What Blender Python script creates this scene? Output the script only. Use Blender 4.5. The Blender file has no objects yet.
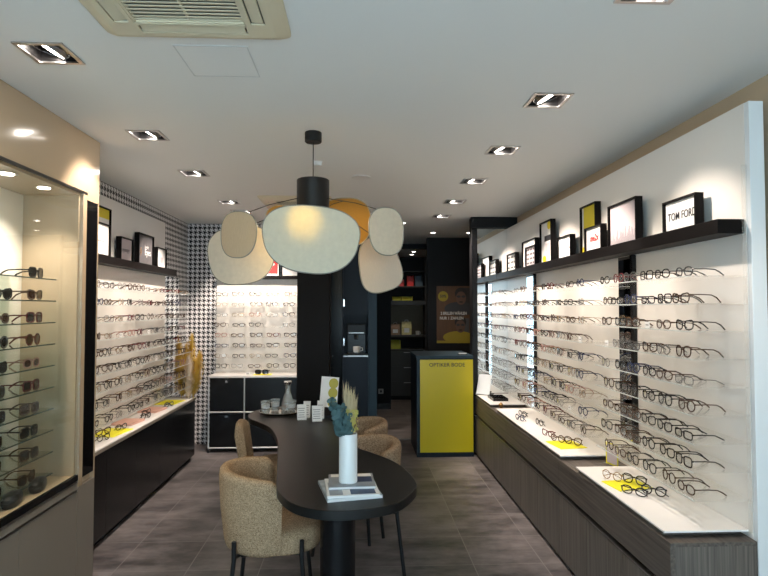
import bpy, math, random
from mathutils import Vector, Matrix, Euler
random.seed(11)
PI = math.pi
SC = bpy.context.scene
COL = SC.collection
R = math.radians

# ------------------------------------------------------------------ materials
def newmat(name):
    m = bpy.data.materials.new(name); m.use_nodes = True
    nt = m.node_tree; nt.nodes.clear()
    out = nt.nodes.new('ShaderNodeOutputMaterial')
    return m, nt, out
def N(nt, t, **k):
    n = nt.nodes.new(t)
    for a, b in k.items(): setattr(n, a, b)
    return n
def mat(name, col, rough=.5, metal=0., bump=0., bscale=200., var=0., vscale=6., coat=0., spec=.5, emit=None, stretch=(1,1,1)):
    m, nt, out = newmat(name)
    p = N(nt, 'ShaderNodeBsdfPrincipled')
    p.inputs['Base Color'].default_value = (*col, 1); p.inputs['Roughness'].default_value = rough
    p.inputs['Metallic'].default_value = metal; p.inputs['Coat Weight'].default_value = coat
    p.inputs['Specular IOR Level'].default_value = spec
    nt.links.new(p.outputs[0], out.inputs[0])
    tc = N(nt, 'ShaderNodeTexCoord'); mp = N(nt, 'ShaderNodeMapping'); mp.inputs['Scale'].default_value = stretch
    nt.links.new(tc.outputs['Object'], mp.inputs[0])
    if var:
        no = N(nt, 'ShaderNodeTexNoise'); no.inputs['Scale'].default_value = vscale; no.inputs['Detail'].default_value = 5
        nt.links.new(mp.outputs[0], no.inputs[0])
        mx = N(nt, 'ShaderNodeMix', data_type='RGBA')
        mx.inputs[6].default_value = (*[c*(1-var) for c in col], 1); mx.inputs[7].default_value = (*[min(1, c*(1+var)) for c in col], 1)
        nt.links.new(no.outputs[0], mx.inputs[0]); nt.links.new(mx.outputs[2], p.inputs['Base Color'])
    if bump:
        n2 = N(nt, 'ShaderNodeTexNoise'); n2.inputs['Scale'].default_value = bscale
        nt.links.new(mp.outputs[0], n2.inputs[0])
        b = N(nt, 'ShaderNodeBump'); b.inputs['Strength'].default_value = bump; b.inputs['Distance'].default_value = .002
        nt.links.new(n2.outputs[0], b.inputs['Height']); nt.links.new(b.outputs[0], p.inputs['Normal'])
    if emit:
        p.inputs['Emission Color'].default_value = (*emit[0], 1); p.inputs['Emission Strength'].default_value = emit[1]
    return m
def glassmat(name, tint=(1,1,1), trans=.9, gloss_col=(1,1,1), diff=(.9,.95,.93), base_gloss=.04, fres=1.45, rough=.02):
    m, nt, out = newmat(name)
    tr = N(nt, 'ShaderNodeBsdfTransparent'); tr.inputs[0].default_value = (*tint, 1)
    df = N(nt, 'ShaderNodeBsdfDiffuse'); df.inputs[0].default_value = (*diff, 1)
    gl = N(nt, 'ShaderNodeBsdfGlossy'); gl.inputs['Roughness'].default_value = rough; gl.inputs[0].default_value = (*gloss_col, 1)
    m1 = N(nt, 'ShaderNodeMixShader'); m1.inputs[0].default_value = trans
    nt.links.new(df.outputs[0], m1.inputs[1]); nt.links.new(tr.outputs[0], m1.inputs[2])
    lw = N(nt, 'ShaderNodeLayerWeight'); lw.inputs[0].default_value = .5
    pw = N(nt, 'ShaderNodeMath', operation='POWER'); nt.links.new(lw.outputs['Facing'], pw.inputs[0]); pw.inputs[1].default_value = 5
    fr = N(nt, 'ShaderNodeMath', operation='MULTIPLY_ADD'); nt.links.new(pw.outputs[0], fr.inputs[0]); f0 = ((fres-1)/(fres+1))**2
    fr.inputs[1].default_value = 1-f0; fr.inputs[2].default_value = f0
    m2 = N(nt, 'ShaderNodeMixShader')
    nt.links.new(fr.outputs[0], m2.inputs[0]); nt.links.new(m1.outputs[0], m2.inputs[1]); nt.links.new(gl.outputs[0], m2.inputs[2])
    nt.links.new(m2.outputs[0], out.inputs[0])
    return m
def emimat(name, col, s):
    m, nt, out = newmat(name); e = N(nt, 'ShaderNodeEmission'); e.inputs[0].default_value = (*col, 1); e.inputs[1].default_value = s
    nt.links.new(e.outputs[0], out.inputs[0]); return m
def fabricmat(name, c1, c2, scale=260., trans=0.):
    m, nt, out = newmat(name)
    p = N(nt, 'ShaderNodeBsdfPrincipled'); p.inputs['Roughness'].default_value = .95; p.inputs['Specular IOR Level'].default_value = .1
    tc = N(nt, 'ShaderNodeTexCoord')
    v = N(nt, 'ShaderNodeTexVoronoi'); v.inputs['Scale'].default_value = scale
    nt.links.new(tc.outputs['Object'], v.inputs['Vector'])
    rp = N(nt, 'ShaderNodeValToRGB'); rp.color_ramp.elements[0].color = (*c1, 1); rp.color_ramp.elements[1].color = (*c2, 1)
    rp.color_ramp.elements[0].position = .2; rp.color_ramp.elements[1].position = .8
    sp = N(nt, 'ShaderNodeSeparateColor'); nt.links.new(v.outputs['Color'], sp.inputs[0])
    nt.links.new(sp.outputs[0], rp.inputs[0]); nt.links.new(rp.outputs[0], p.inputs['Base Color'])
    b = N(nt, 'ShaderNodeBump'); b.inputs['Strength'].default_value = .6; b.inputs['Distance'].default_value = .003
    nt.links.new(v.outputs['Distance'], b.inputs['Height']); nt.links.new(b.outputs[0], p.inputs['Normal'])
    nt.links.new(p.outputs[0], out.inputs[0]); return m
def panelmat(name, col, tr, trcol=None, scale=(1,1,1)):
    """woven / veneer lamp sheet: diffuse plus real translucency"""
    m, nt, out = newmat(name)
    tc = N(nt, 'ShaderNodeTexCoord'); mp = N(nt, 'ShaderNodeMapping'); mp.inputs['Scale'].default_value = scale
    no = N(nt, 'ShaderNodeTexNoise'); no.inputs['Scale'].default_value = 40; no.inputs['Detail'].default_value = 4
    nt.links.new(tc.outputs['Object'], mp.inputs[0]); nt.links.new(mp.outputs[0], no.inputs[0])
    mx = N(nt, 'ShaderNodeMix', data_type='RGBA')
    mx.inputs[6].default_value = (*[c*.86 for c in col], 1); mx.inputs[7].default_value = (*[min(1, c*1.1) for c in col], 1)
    nt.links.new(no.outputs[0], mx.inputs[0])
    d = N(nt, 'ShaderNodeBsdfDiffuse'); t = N(nt, 'ShaderNodeBsdfTranslucent'); t.inputs[0].default_value = (*(trcol or col), 1)
    nt.links.new(mx.outputs[2], d.inputs[0])
    ms = N(nt, 'ShaderNodeMixShader'); ms.inputs[0].default_value = tr
    nt.links.new(d.outputs[0], ms.inputs[1]); nt.links.new(t.outputs[0], ms.inputs[2]); nt.links.new(ms.outputs[0], out.inputs[0])
    return m
def math_(nt, op, a, b=None):
    n = N(nt, 'ShaderNodeMath', operation=op)
    for i, v in enumerate((a, b)):
        if v is None: continue
        if isinstance(v, (int, float)): n.inputs[i].default_value = v
        else: nt.links.new(v, n.inputs[i])
    return n.outputs[0]
def houndstooth(name, axis, rep=.054):
    m, nt, out = newmat(name)
    p = N(nt, 'ShaderNodeBsdfPrincipled'); p.inputs['Roughness'].default_value = .7
    g = N(nt, 'ShaderNodeNewGeometry'); s = N(nt, 'ShaderNodeSeparateXYZ'); nt.links.new(g.outputs['Position'], s.inputs[0])
    t = rep/8
    u = math_(nt, 'FLOORED_MODULO', math_(nt, 'DIVIDE', s.outputs[axis], t), 8.)
    v = math_(nt, 'FLOORED_MODULO', math_(nt, 'DIVIDE', s.outputs[2], t), 8.)
    A = math_(nt, 'LESS_THAN', u, 4.); B = math_(nt, 'LESS_THAN', v, 4.)
    T = math_(nt, 'LESS_THAN', math_(nt, 'FLOORED_MODULO', math_(nt, 'ADD', u, v), 4.), 2.)
    r = math_(nt, 'ADD', math_(nt, 'MULTIPLY', T, A), math_(nt, 'MULTIPLY', math_(nt, 'SUBTRACT', 1., T), B))
    mx = N(nt, 'ShaderNodeMix', data_type='RGBA'); mx.inputs[6].default_value = (.80,.79,.79,1); mx.inputs[7].default_value = (.012,.012,.016,1)
    nt.links.new(r, mx.inputs[0]); nt.links.new(mx.outputs[2], p.inputs['Base Color']); nt.links.new(p.outputs[0], out.inputs[0])
    return m
def tilefloor(name):
    m, nt, out = newmat(name)
    p = N(nt, 'ShaderNodeBsdfPrincipled')
    g = N(nt, 'ShaderNodeNewGeometry'); s = N(nt, 'ShaderNodeSeparateXYZ'); nt.links.new(g.outputs['Position'], s.inputs[0])
    def line(o, off):
        u = math_(nt, 'FLOORED_MODULO', math_(nt, 'ADD', s.outputs[o], off), .44)
        return math_(nt, 'LESS_THAN', math_(nt, 'ABSOLUTE', math_(nt, 'SUBTRACT', u, .22)), .2170)
    inside = math_(nt, 'MULTIPLY', line(0, -.722), line(1, -3.615))
    mp = N(nt, 'ShaderNodeMapping'); mp.inputs['Scale'].default_value = (1.2, 2.4, 1); nt.links.new(g.outputs['Position'], mp.inputs[0])
    n1 = N(nt, 'ShaderNodeTexNoise'); n1.inputs['Scale'].default_value = 2.6; n1.inputs['Detail'].default_value = 8; n1.inputs['Roughness'].default_value = .65
    nt.links.new(mp.outputs[0], n1.inputs[0])
    # each tile its own tone
    fx = math_(nt, 'FLOOR', math_(nt, 'DIVIDE', math_(nt, 'ADD', s.outputs[0], -.722), .44)); fy = math_(nt, 'FLOOR', math_(nt, 'DIVIDE', math_(nt, 'ADD', s.outputs[1], -3.615), .44))
    cb = N(nt, 'ShaderNodeCombineXYZ'); nt.links.new(fx, cb.inputs[0]); nt.links.new(fy, cb.inputs[1])
    wn = N(nt, 'ShaderNodeTexWhiteNoise'); nt.links.new(cb.outputs[0], wn.inputs[0])
    f = math_(nt, 'ADD', math_(nt, 'MULTIPLY', n1.outputs[0], 1.1), math_(nt, 'MULTIPLY', math_(nt, 'SUBTRACT', wn.outputs[0], .5), .18))
    rp = N(nt, 'ShaderNodeValToRGB'); e = rp.color_ramp.elements
    e[0].position = .36; e[0].color = (.055,.050,.052,1); e[1].position = .74; e[1].color = (.225,.20,.20,1)
    nt.links.new(f, rp.inputs[0])
    mx = N(nt, 'ShaderNodeMix', data_type='RGBA'); mx.inputs[6].default_value = (.22,.20,.197,1); nt.links.new(inside, mx.inputs[0]); nt.links.new(rp.outputs[0], mx.inputs[7])
    nt.links.new(mx.outputs[2], p.inputs['Base Color'])
    rr = N(nt, 'ShaderNodeMapRange'); rr.inputs[3].default_value = .30; rr.inputs[4].default_value = .55; nt.links.new(n1.outputs[0], rr.inputs[0]); nt.links.new(rr.outputs[0], p.inputs['Roughness'])
    nt.links.new(p.outputs[0], out.inputs[0]); return m
def woodmat(name, c1, c2, stretch, rough=.45):
    m, nt, out = newmat(name)
    p = N(nt, 'ShaderNodeBsdfPrincipled'); p.inputs['Roughness'].default_value = rough
    tc = N(nt, 'ShaderNodeTexCoord'); mp = N(nt, 'ShaderNodeMapping'); mp.inputs['Scale'].default_value = stretch
    nt.links.new(tc.outputs['Object'], mp.inputs[0])
    n1 = N(nt, 'ShaderNodeTexNoise'); n1.inputs['Scale'].default_value = 1; n1.inputs['Detail'].default_value = 6; n1.inputs['Roughness'].default_value = .6
    nt.links.new(mp.outputs[0], n1.inputs[0])
    rp = N(nt, 'ShaderNodeValToRGB'); e = rp.color_ramp.elements; e[0].position = .32; e[0].color = (*c1, 1); e[1].position = .68; e[1].color = (*c2, 1)
    nt.links.new(n1.outputs[0], rp.inputs[0]); nt.links.new(rp.outputs[0], p.inputs['Base Color']); nt.links.new(p.outputs[0], out.inputs[0])
    return m

MT = dict(
 ceiling=mat('ceiling_paint', (.80,.81,.80), .8),
 wall_beige=mat('beige_paint', (.50,.385,.265), .7),
 lacquer=mat('beige_lacquer', (.50,.375,.25), .16, coat=.3),
 lacquer_low=mat('taupe_lacquer', (.235,.20,.165), .3),
 wall_white=mat('white_paint', (.78,.76,.74), .6),
 black_paint=mat('black_paint', (.008,.008,.009), .6, spec=.2),
 black_gloss=mat('black_lacquer', (.007,.007,.008), .25, spec=.28),
 white_panel=mat('white_panel', (.80,.765,.72), .35),
 white_pier=mat('white_lacquer', (.74,.78,.80), .3),
 white_top=mat('white_counter', (.86,.84,.82), .25),
 black_wood=mat('black_ledge', (.006,.005,.005), .5, var=.2, stretch=(4,1,30), spec=.1),
 black_metal=mat('black_metal', (.010,.010,.011), .42, spec=.3),
 black_matte=mat('black_laminate', (.010,.0098,.0098), .38, bump=.12, bscale=700, spec=.25),
 chrome=mat('chrome', (.75,.75,.76), .12, metal=1.),
 brushed=mat('satin_metal', (.55,.53,.52), .3, metal=1.),
 housing=mat('dark_housing', (.07,.065,.065), .3, metal=.8),
 mirror=mat('mirror', (.88,.9,.9), .015, metal=1.),
 darkmirror=mat('dark_mirror', (.006,.006,.007), .05, spec=.5),
 navy=mat('navy_front', (.006,.012,.022), .45, spec=.25),
 navy_light=mat('navy_edge', (.014,.034,.052), .45, spec=.3),
 yellow=mat('yellow_panel', (.66,.53,.0), .35),
 yellow_mat=mat('yellow_mat', (.86,.80,.02), .6),
 pink_mat=mat('pink_mat', (.72,.42,.34), .6),
 yel_print=mat('yellow_print', (.75,.60,.02), .5),
 plastic_cream=mat('cream_plastic', (.66,.59,.43), .45),
 plastic_white=mat('white_plastic', (.75,.75,.74), .4),
 ac_inner=mat('filter_grey', (.16,.17,.14), .8), edge_green=mat('green_glass_edge', (.05,.075,.065), .2), pillar=mat('pillar_black', (.0085,.0075,.0075), .6, spec=.15), edge_pale=mat('polished_glass_edge', (.60,.64,.62), .3), olive_print=mat('olive_print', (.42,.36,.03), .5), satin=mat('satin_chrome', (.72,.72,.72), .42, metal=.7), dark_gap=mat('dark_gap', (.02,.02,.02), .8),
 paper=mat('white_paper', (.82,.81,.80), .6),
 ink=mat('dark_ink', (.025,.025,.03), .6),
 red_print=mat('red_print', (.75,.02,.02), .5),
 grey_print=mat('grey_print', (.26,.235,.26), .6),
 pinkish=mat('pale_pink_print', (.58,.50,.52), .6),
 dark_print=mat('charcoal_print', (.10,.095,.10), .6, var=.4, vscale=20),
 orange_ink=mat('orange_ink', (.75,.35,.05), .6),
 hatch_outline=mat('hatch_line', (.62,.63,.63), .8),
 wood_v=woodmat('grey_brown_wood_vertical', (.070,.060,.053), (.18,.158,.14), (90,90,1.6)),
 wood_h=woodmat('grey_brown_wood_horizontal', (.050,.042,.037), (.145,.124,.108), (60,1.6,60)),
 floor=tilefloor('grey_floor_tiles'),
 hound_y=houndstooth('houndstooth_side', 1), hound_x=houndstooth('houndstooth_back', 0),
 glass=glassmat('clear_glass', (.985,.995,.99), .985, base_gloss=.05, fres=1.32),
 showglass=glassmat('showcase_glass', (.94,.95,.925), .985, fres=1.42),
 shelfglass=glassmat('shelf_glass', (.99,.99,.985), .94, diff=(.9,.9,.87), fres=1.3, rough=.12),
 darkshelf=glassmat('green_glass_shelf', (.80,.86,.82), .92, diff=(.12,.16,.15), fres=1.45),
 lens=glassmat('clear_lens', (.97,.97,.97), .97, fres=1.3),
 sunlens=glassmat('sun_lens', (.10,.085,.08), .75, diff=(.02,.02,.02), fres=1.4),
 sunlens_b=glassmat('brown_sun_lens', (.30,.16,.08), .7, diff=(.06,.03,.015), fres=1.4),
 tweed=fabricmat('beige_tweed', (.20,.125,.065), (.66,.465,.30), 520),
 boucle=fabricmat('brown_boucle', (.20,.135,.085), (.40,.29,.20), 240),
 led=emimat('lamp_lens', (1.,.93,.84), 22.), led_small=emimat('small_lamp_lens', (1.,.93,.84), 12.), bulb=emimat('warm_bulb', (1.,.78,.42), 30.),
 green=mat('eucalyptus_leaf', (.05,.105,.11), .7, var=.3, vscale=30),
 straw=mat('dried_straw', (.58,.46,.28), .9), gold_grass=mat('golden_grass', (.62,.42,.08), .9), white_grass=mat('bleached_grass', (.78,.66,.52), .9),
 yfluff=mat('yellow_seedheads', (.52,.45,.12), .9),
 vase=mat('white_ceramic', (.78,.80,.80), .3), cup=mat('white_porcelain', (.8,.8,.78), .25),
 plate=mat('steel_tray', (.32,.29,.26), .15, metal=1.),
 water=glassmat('drinking_glass', (.92,.93,.93), .78, diff=(.8,.82,.82), fres=1.5),
 grout=mat('threshold_metal', (.35,.34,.32), .4, metal=.8),
)
FR = {
 'black': mat('frame_black', (.012,.011,.012), .25), 'dark tortoise': mat('frame_tortoise', (.055,.025,.012), .25, var=.6, vscale=80),
 'brown': mat('frame_brown', (.07,.032,.018), .3), 'gold': mat('frame_gold', (.28,.17,.07), .3, metal=.8),
 'silver': mat('frame_silver', (.16,.155,.155), .3, metal=.8), 'wine red': mat('frame_red', (.11,.012,.016), .25),
 'navy': mat('frame_navy', (.02,.03,.08), .25), 'pale pink': mat('frame_pink', (.38,.20,.16), .3), 'grey': mat('frame_grey', (.06,.058,.06), .3)}

# ------------------------------------------------------------------ mesh builder
class MB:
    def __init__(s): s.v = []; s.f = []; s.mi = []; s.cur = 0
    def add(s, vs, fs):
        o = len(s.v); s.v += [tuple(p) for p in vs]
        for f in fs: s.f.append([i+o for i in f]); s.mi.append(s.cur)
        return s
    def box(s, x0, x1, y0, y1, z0, z1):
        vs = [(x,y,z) for z in (z0,z1) for y in (y0,y1) for x in (x0,x1)]
        return s.add(vs, [[0,2,3,1],[4,5,7,6],[0,1,5,4],[2,6,7,3],[0,4,6,2],[1,3,7,5]])
    def obox(s, c, size, mx):
        a,b,d = [q/2 for q in size]
        vs = [Vector(c) + mx @ Vector((x,y,z)) for z in (-d,d) for y in (-b,b) for x in (-a,a)]
        return s.add(vs, [[0,2,3,1],[4,5,7,6],[0,1,5,4],[2,6,7,3],[0,4,6,2],[1,3,7,5]])
    def tube(s, pts, r, n=8, closed=False, sx=1., caps=True):
        pts = [Vector(p) for p in pts]; L = len(pts); rings = []
        up = None
        for i, p in enumerate(pts):
            a = pts[i-1] if (i or closed) else p; b = pts[(i+1) % L] if (i < L-1 or closed) else p
            t = (b-a).normalized() if (b-a).length > 1e-9 else Vector((0,0,1))
            if up is None:
                up = Vector((0,0,1)) if abs(t.z) < .9 else Vector((1,0,0))
            u = t.cross(up)
            if u.length < 1e-6: u = t.cross(Vector((1,.1,0)))
            u.normalize(); w = u.cross(t).normalized(); up = w
            rr = r[i] if isinstance(r, (list,tuple)) else r
            rings.append([p + u*math.cos(2*PI*k/n)*rr*sx + w*math.sin(2*PI*k/n)*rr for k in range(n)])
        vs = [q for g in rings for q in g]; fs = []
        for i in range(L if closed else L-1):
            j = (i+1) % L
            for k in range(n): fs.append([i*n+k, i*n+(k+1) % n, j*n+(k+1) % n, j*n+k])
        if not closed and caps: fs.append(list(range(n))[::-1]); fs.append([(L-1)*n+k for k in range(n)])
        return s.add(vs, fs)
    def cyl(s, p0, p1, r0, r1=None, n=16): return s.tube([p0, p1], [r0, r0 if r1 is None else r1], n)
    def lathe(s, prof, n=24, c=(0,0,0)):
        vs = []; fs = []
        for (r, z) in prof: vs += [(c[0]+r*math.cos(2*PI*k/n), c[1]+r*math.sin(2*PI*k/n), c[2]+z) for k in range(n)]
        for i in range(len(prof)-1):
            for k in range(n): fs.append([i*n+k, i*n+(k+1) % n, (i+1)*n+(k+1) % n, (i+1)*n+k])
        fs.append(list(range(n))[::-1]); fs.append([(len(prof)-1)*n+k for k in range(n)])
        return s.add(vs, fs)
    def prism(s, pts, z0, z1):
        n = len(pts); vs = [(x,y,z0) for x,y in pts] + [(x,y,z1) for x,y in pts]
        return s.add(vs, [list(range(n))[::-1], list(range(n, 2*n))] + [[i,(i+1) % n, n+(i+1) % n, n+i] for i in range(n)])
    def map(s, fn): s.v = [tuple(fn(Vector(p))) for p in s.v]; return s
    def join(s, o, mx=None):
        vs = [mx @ Vector(p) for p in o.v] if mx else o.v
        k = len(s.v); s.v += [tuple(p) for p in vs]; s.f += [[i+k for i in f] for f in o.f]; s.mi += o.mi
        return s
    def mesh(s, name, mats, smooth=True, angle=35):
        me = bpy.data.meshes.new(name); me.from_pydata(s.v, [], s.f); me.update()
        for m in (mats if isinstance(mats, (list,tuple)) else [mats]): me.materials.append(m)
        for p, i in zip(me.polygons, s.mi): p.material_index = i
        if smooth:
            for p in me.polygons: p.use_smooth = True
            me.set_sharp_from_angle(angle=R(angle))
        return me
    def build(s, name, mats, parent=None, loc=(0,0,0), rot=(0,0,0), smooth=True, bevel=0, angle=35):
        o = bpy.data.objects.new(name, s.mesh(name, mats, smooth, angle)); COL.objects.link(o)
        o.location = loc; o.rotation_euler = rot
        if parent: o.parent = parent
        if bevel:
            b = o.modifiers.new('bevel', 'BEVEL'); b.width = bevel; b.segments = 2; b.limit_method = 'ANGLE'
        return o
def tag(o, label, cat, group=None):
    o['label'] = label; o['category'] = cat
    if group: o['group'] = group
    return o
def struct(o): o['kind'] = 'structure'; return o
def empty(name, loc, label, cat, group=None, rz=0):
    o = bpy.data.objects.new(name, None); COL.objects.link(o); o.location = loc; o.rotation_euler = (0,0,rz)
    o.empty_display_size = .05
    return tag(o, label, cat, group)
KIDS = {}
def copy_tree(o, parent=None):
    c = o.copy(); COL.objects.link(c)
    if parent: c.parent = parent
    for ch in KIDS.get(o.name) or list(o.children): copy_tree(ch, c)
    return c
def text(s, name, size, m, parent, loc, rot, extrude=.0006, align='CENTER', bold=0., sx=1.):
    cu = bpy.data.curves.new(name, 'FONT'); cu.body = s; cu.size = size; cu.extrude = extrude; cu.align_x = align; cu.align_y = 'CENTER'
    cu.offset = bold; cu.resolution_u = 3
    t = bpy.data.objects.new(name+'_src', cu); COL.objects.link(t)
    bpy.context.view_layer.update()
    me = bpy.data.meshes.new_from_object(t.evaluated_get(bpy.context.evaluated_depsgraph_get()))
    bpy.data.objects.remove(t)
    me.materials.clear(); me.materials.append(m)
    o = bpy.data.objects.new(name, me); COL.objects.link(o); o.location = loc; o.rotation_euler = rot; o.scale = (sx,1,1)
    if parent: o.parent = parent
    return o
def area(name, loc, size, rot, power, col, parent=None, spread=PI):
    l = bpy.data.lights.new(name, 'AREA'); l.shape = 'RECTANGLE'; l.size, l.size_y = size; l.energy = power; l.color = col; l.spread = spread
    o = bpy.data.objects.new(name, l); COL.objects.link(o); o.location = loc; o.rotation_euler = rot
    if parent: o.parent = parent
    return o
def ordn(i): return ['topmost','second','third','fourth','fifth','sixth','seventh','eighth','ninth','tenth','eleventh','twelfth'][i]
def ordf(i): return ['nearest','second','third','fourth','fifth','sixth','seventh','eighth','ninth','tenth','eleventh','twelfth','thirteenth'][i]

# ------------------------------------------------------------------ room shell
HC = 2.60
DL_L = [(-1.21,2.28), (-1.215,3.35), (-1.215,4.29), (-1.215,5.45), (-1.21,5.98)]
DL_R = [(.925,1.715), (.911,2.695), (.911,3.57), (.911,4.46), (.908,5.335), (.908,6.19)]
hole = .082
xs = sorted({-2.3, 2.0, -1.215-hole, -1.215+hole, .911-hole, .911+hole})
ys = sorted({-1.0, 8.9} | {y+d for _, y in DL_L+DL_R for d in (-hole, hole)})
mb = MB()
for xa, xb in zip(xs, xs[1:]):
    for ya, yb in zip(ys, ys[1:]):
        cx, cy = (xa+xb)/2, (ya+yb)/2
        if any(abs(cx-x) < hole and abs(cy-y) < hole for x, y in DL_L+DL_R): continue
        mb.box(xa, xb, ya, yb, HC, HC+.02)
struct(mb.build('ceiling', MT['ceiling'], smooth=False))
struct(MB().box(-.3, 1.8, 8.96, 10.7, 2.52, 2.55).build('ceiling', MT['ceiling'], smooth=False))
struct(MB().box(.15, 1.8, 8.90, 8.96, 2.52, 2.62).build('trim_1', MT['black_paint'], smooth=False))
struct(MB().box(-2.3, 2.0, -1.0, 10.7, -.06, 0).build('floor', MT['floor'], smooth=False))
struct(MB().box(-2.12, -2.02, -1.0, 6.9, 0, HC).build('wall_left', MT['hound_y'], smooth=False))
struct(MB().box(1.75, 1.85, -1.0, 10.6, 0, HC).build('wall_right', MT['wall_beige'], smooth=False))
struct(MB().box(-2.12, -.56, 6.9, 7.0, 0, HC).build('wall_back', MT['hound_x'], smooth=False))
# dark back-of-house walls
struct(MB().box(-.62, -.56, 7.0, 7.75, 0, HC).build('wall_back_side', MT['black_paint'], smooth=False))
struct(MB().box(-.56, .20, 7.75, 7.85, 0, HC).build('wall_back_dark', MT['black_paint'], smooth=False))
struct(MB().box(.14, .525, 9.17, 9.27, 0, 2.6).build('wall_passage_dark', MT['black_paint'], smooth=False))
struct(MB().box(.14, .20, 7.85, 9.17, 0, 2.6).build('wall_passage_left', MT['black_paint'], smooth=False))
struct(MB().box(.14, 1.75, 10.45, 10.55, 0, 2.6).build('wall_far', MT['black_paint'], smooth=False))
struct(MB().box(.98, 1.75, 8.10, 8.20, 0, HC).build('wall_poster', MT['black_paint'], smooth=False))
struct(MB().box(.20, .525, 9.155, 9.17, 0, .09).build('baseboard_passage', MT['black_gloss'], smooth=False))
struct(MB().box(.24, .98, 7.05, 7.075, 0, .004).build('trim_2', MT['grout'], smooth=False))
struct(MB().box(.46, .525, 9.27, 10.45, 0, 2.6).build('wall_far_left', MT['black_paint'], smooth=False))
# shop front behind the viewer: wall with a large pane
wf = MB(); wf.box(-2.12, 1.85, -1.1, -1.0, 0, .12); wf.box(-2.12, 1.85, -1.1, -1.0, 2.5, HC)
wf.box(-2.12, -1.9, -1.1, -1.0, .12, 2.5); wf.box(1.7, 1.85, -1.1, -1.0, .12, 2.5)
struct(wf.build('wall_front', MT['wall_white'], smooth=False))
w = struct(MB().box(-1.9, 1.7, -1.06, -1.05, .12, 2.5).build('window_1', MT['glass'], smooth=False))
fr = MB()
for x in (-1.9, -.72, .48, 1.66): fr.box(x, x+.04, -1.085, -1.025, .12, 2.5)
fr.box(-1.9, 1.7, -1.085, -1.025, .12, .17); fr.box(-1.9, 1.7, -1.085, -1.025, 2.45, 2.5)
fr.build('window_frame', MT['black_metal'], w, smooth=False)
# black pillar in the middle of the shop
struct(MB().box(-.632, -.297, 6.0, 6.35, 0, HC).build('wall_pillar', MT['pillar'], smooth=False, bevel=.004))
# white left panel, above wallpaper line
struct(MB().box(-2.02, -1.985, 3.52, 6.0, 1.99, 2.475).build('wall_left_panel', MT['wall_white'], smooth=False))
# far end pier that holds the mirror
struct(MB().box(1.255, 1.75, 6.29, 6.42, 0, HC).build('wall_pier', MT['black_paint'], smooth=False))

# ------------------------------------------------------------------ ceiling equipment
def downlight(xy, label, tilt):
    t = empty('ceiling_downlight', (xy[0], xy[1], HC), label, 'ceiling light', 'square gimbal downlights in the ceiling')
    m = MB(); o, i = .094, .078
    for a in ((-o,o,-o,-i),(-o,o,i,o),(-o,-i,-i,i),(i,o,-i,i)): m.box(a[0],a[1],a[2],a[3],-.006,.001)
    m.build('frame', MT['brushed'], t, smooth=False)
    m = MB(); i = .080
    m.box(-i,i,-i,i,.115,.12); m.box(-i,-i+.003,-i,i,0.001,.115); m.box(i-.003,i,-i,i,0.001,.115); m.box(-i,i,-i,-i+.003,0.001,.115); m.box(-i,i,i-.003,i,0.001,.115)
    m.build('housing', MT['housing'], t, smooth=False)
    head = MB(); head.lathe([(.034,.055),(.058,.016),(.062,0),(.058,0),(.054,.006)], 28); h = head.build('lamp_head', MT['brushed'], t, (0,0,.012), (0, tilt*1.15, 0))
    MB().lathe([(.001,.002),(.054,.002),(.054,.0055),(.001,.0055)], 28).build('lamp_lens', MT['led'], h)
    m = MB(); m.tube([(.069*math.cos(a), .069*math.sin(a), 0) for a in [2*PI*k/28 for k in range(28)]], .003, 6, True)
    m.build('gimbal_ring', MT['chrome'], t, (0,0,.016), (0, tilt*.5, 0))
    return t
SPW = 84.
def spot_for(t, tilt, power, ang=76):
    l = bpy.data.lights.new('lamp_light', 'SPOT'); l.energy = power; l.spot_size = R(ang); l.spot_blend = .55; l.color = (1.,.85,.73); l.shadow_soft_size = .035
    o = bpy.data.objects.new('lamp_light', l); COL.objects.link(o); o.parent = t; o.location = (math.sin(tilt)*-.03, 0, -.014); o.rotation_euler = (0, tilt, 0)
for i, p in enumerate(DL_L):
    tl = R(26); t = downlight(p, f'square chrome downlight, {ordf(i)} from the viewer in the left ceiling row', tl)
    if i == 4: t.rotation_euler = (0, 0, R(-90))          # the last one is turned to the back wall
    spot_for(t, R(30), SPW*(.25,.42,1.,1.,1.45)[i])
for i, p in enumerate(DL_R):
    tl = R(-26); t = downlight(p, f'square chrome downlight, {ordf(i)} from the viewer in the right ceiling row', tl); spot_for(t, R(-30), SPW*(.3,.50,.85,1.,1.05,1.05)[i])
def round_light(x, y, z, label, power=12):
    t = empty('round_spotlight', (x, y, z), label, 'ceiling light', 'small round spotlights at the back of the shop')
    MB().lathe([(.028,0),(.042,-.001),(.044,-.005),(.040,-.007),(.030,-.004)], 20).build('trim_ring', MT['plastic_white'], t)
    MB().lathe([(.001,-.0065),(.029,-.0065),(.029,-.0045),(.001,-.0045)], 20).build('lamp_lens', MT['led_small'], t)
    l = bpy.data.lights.new('lamp_light', 'SPOT'); l.energy = power; l.spot_size = R(90); l.spot_blend = .8; l.color = (1.,.84,.64); l.shadow_soft_size = .03
    o = bpy.data.objects.new('lamp_light', l); COL.objects.link(o); o.parent = t; o.location = (0,0,-.02)
round_light(.991, 7.55, HC, 'small round ceiling spot left of a pair before the poster wall')
round_light(1.468, 7.53, HC, 'small round ceiling spot at right, beside the mirror pier')
round_light(.523, 6.70, HC, 'small round ceiling spot just right of the pendant lamp panels')
round_light(.902, 9.30, 2.52, 'front small round spot in the low passage ceiling', 8)
round_light(.918, 9.80, 2.52, 'rear small round spot in the low passage ceiling', 8)

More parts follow.
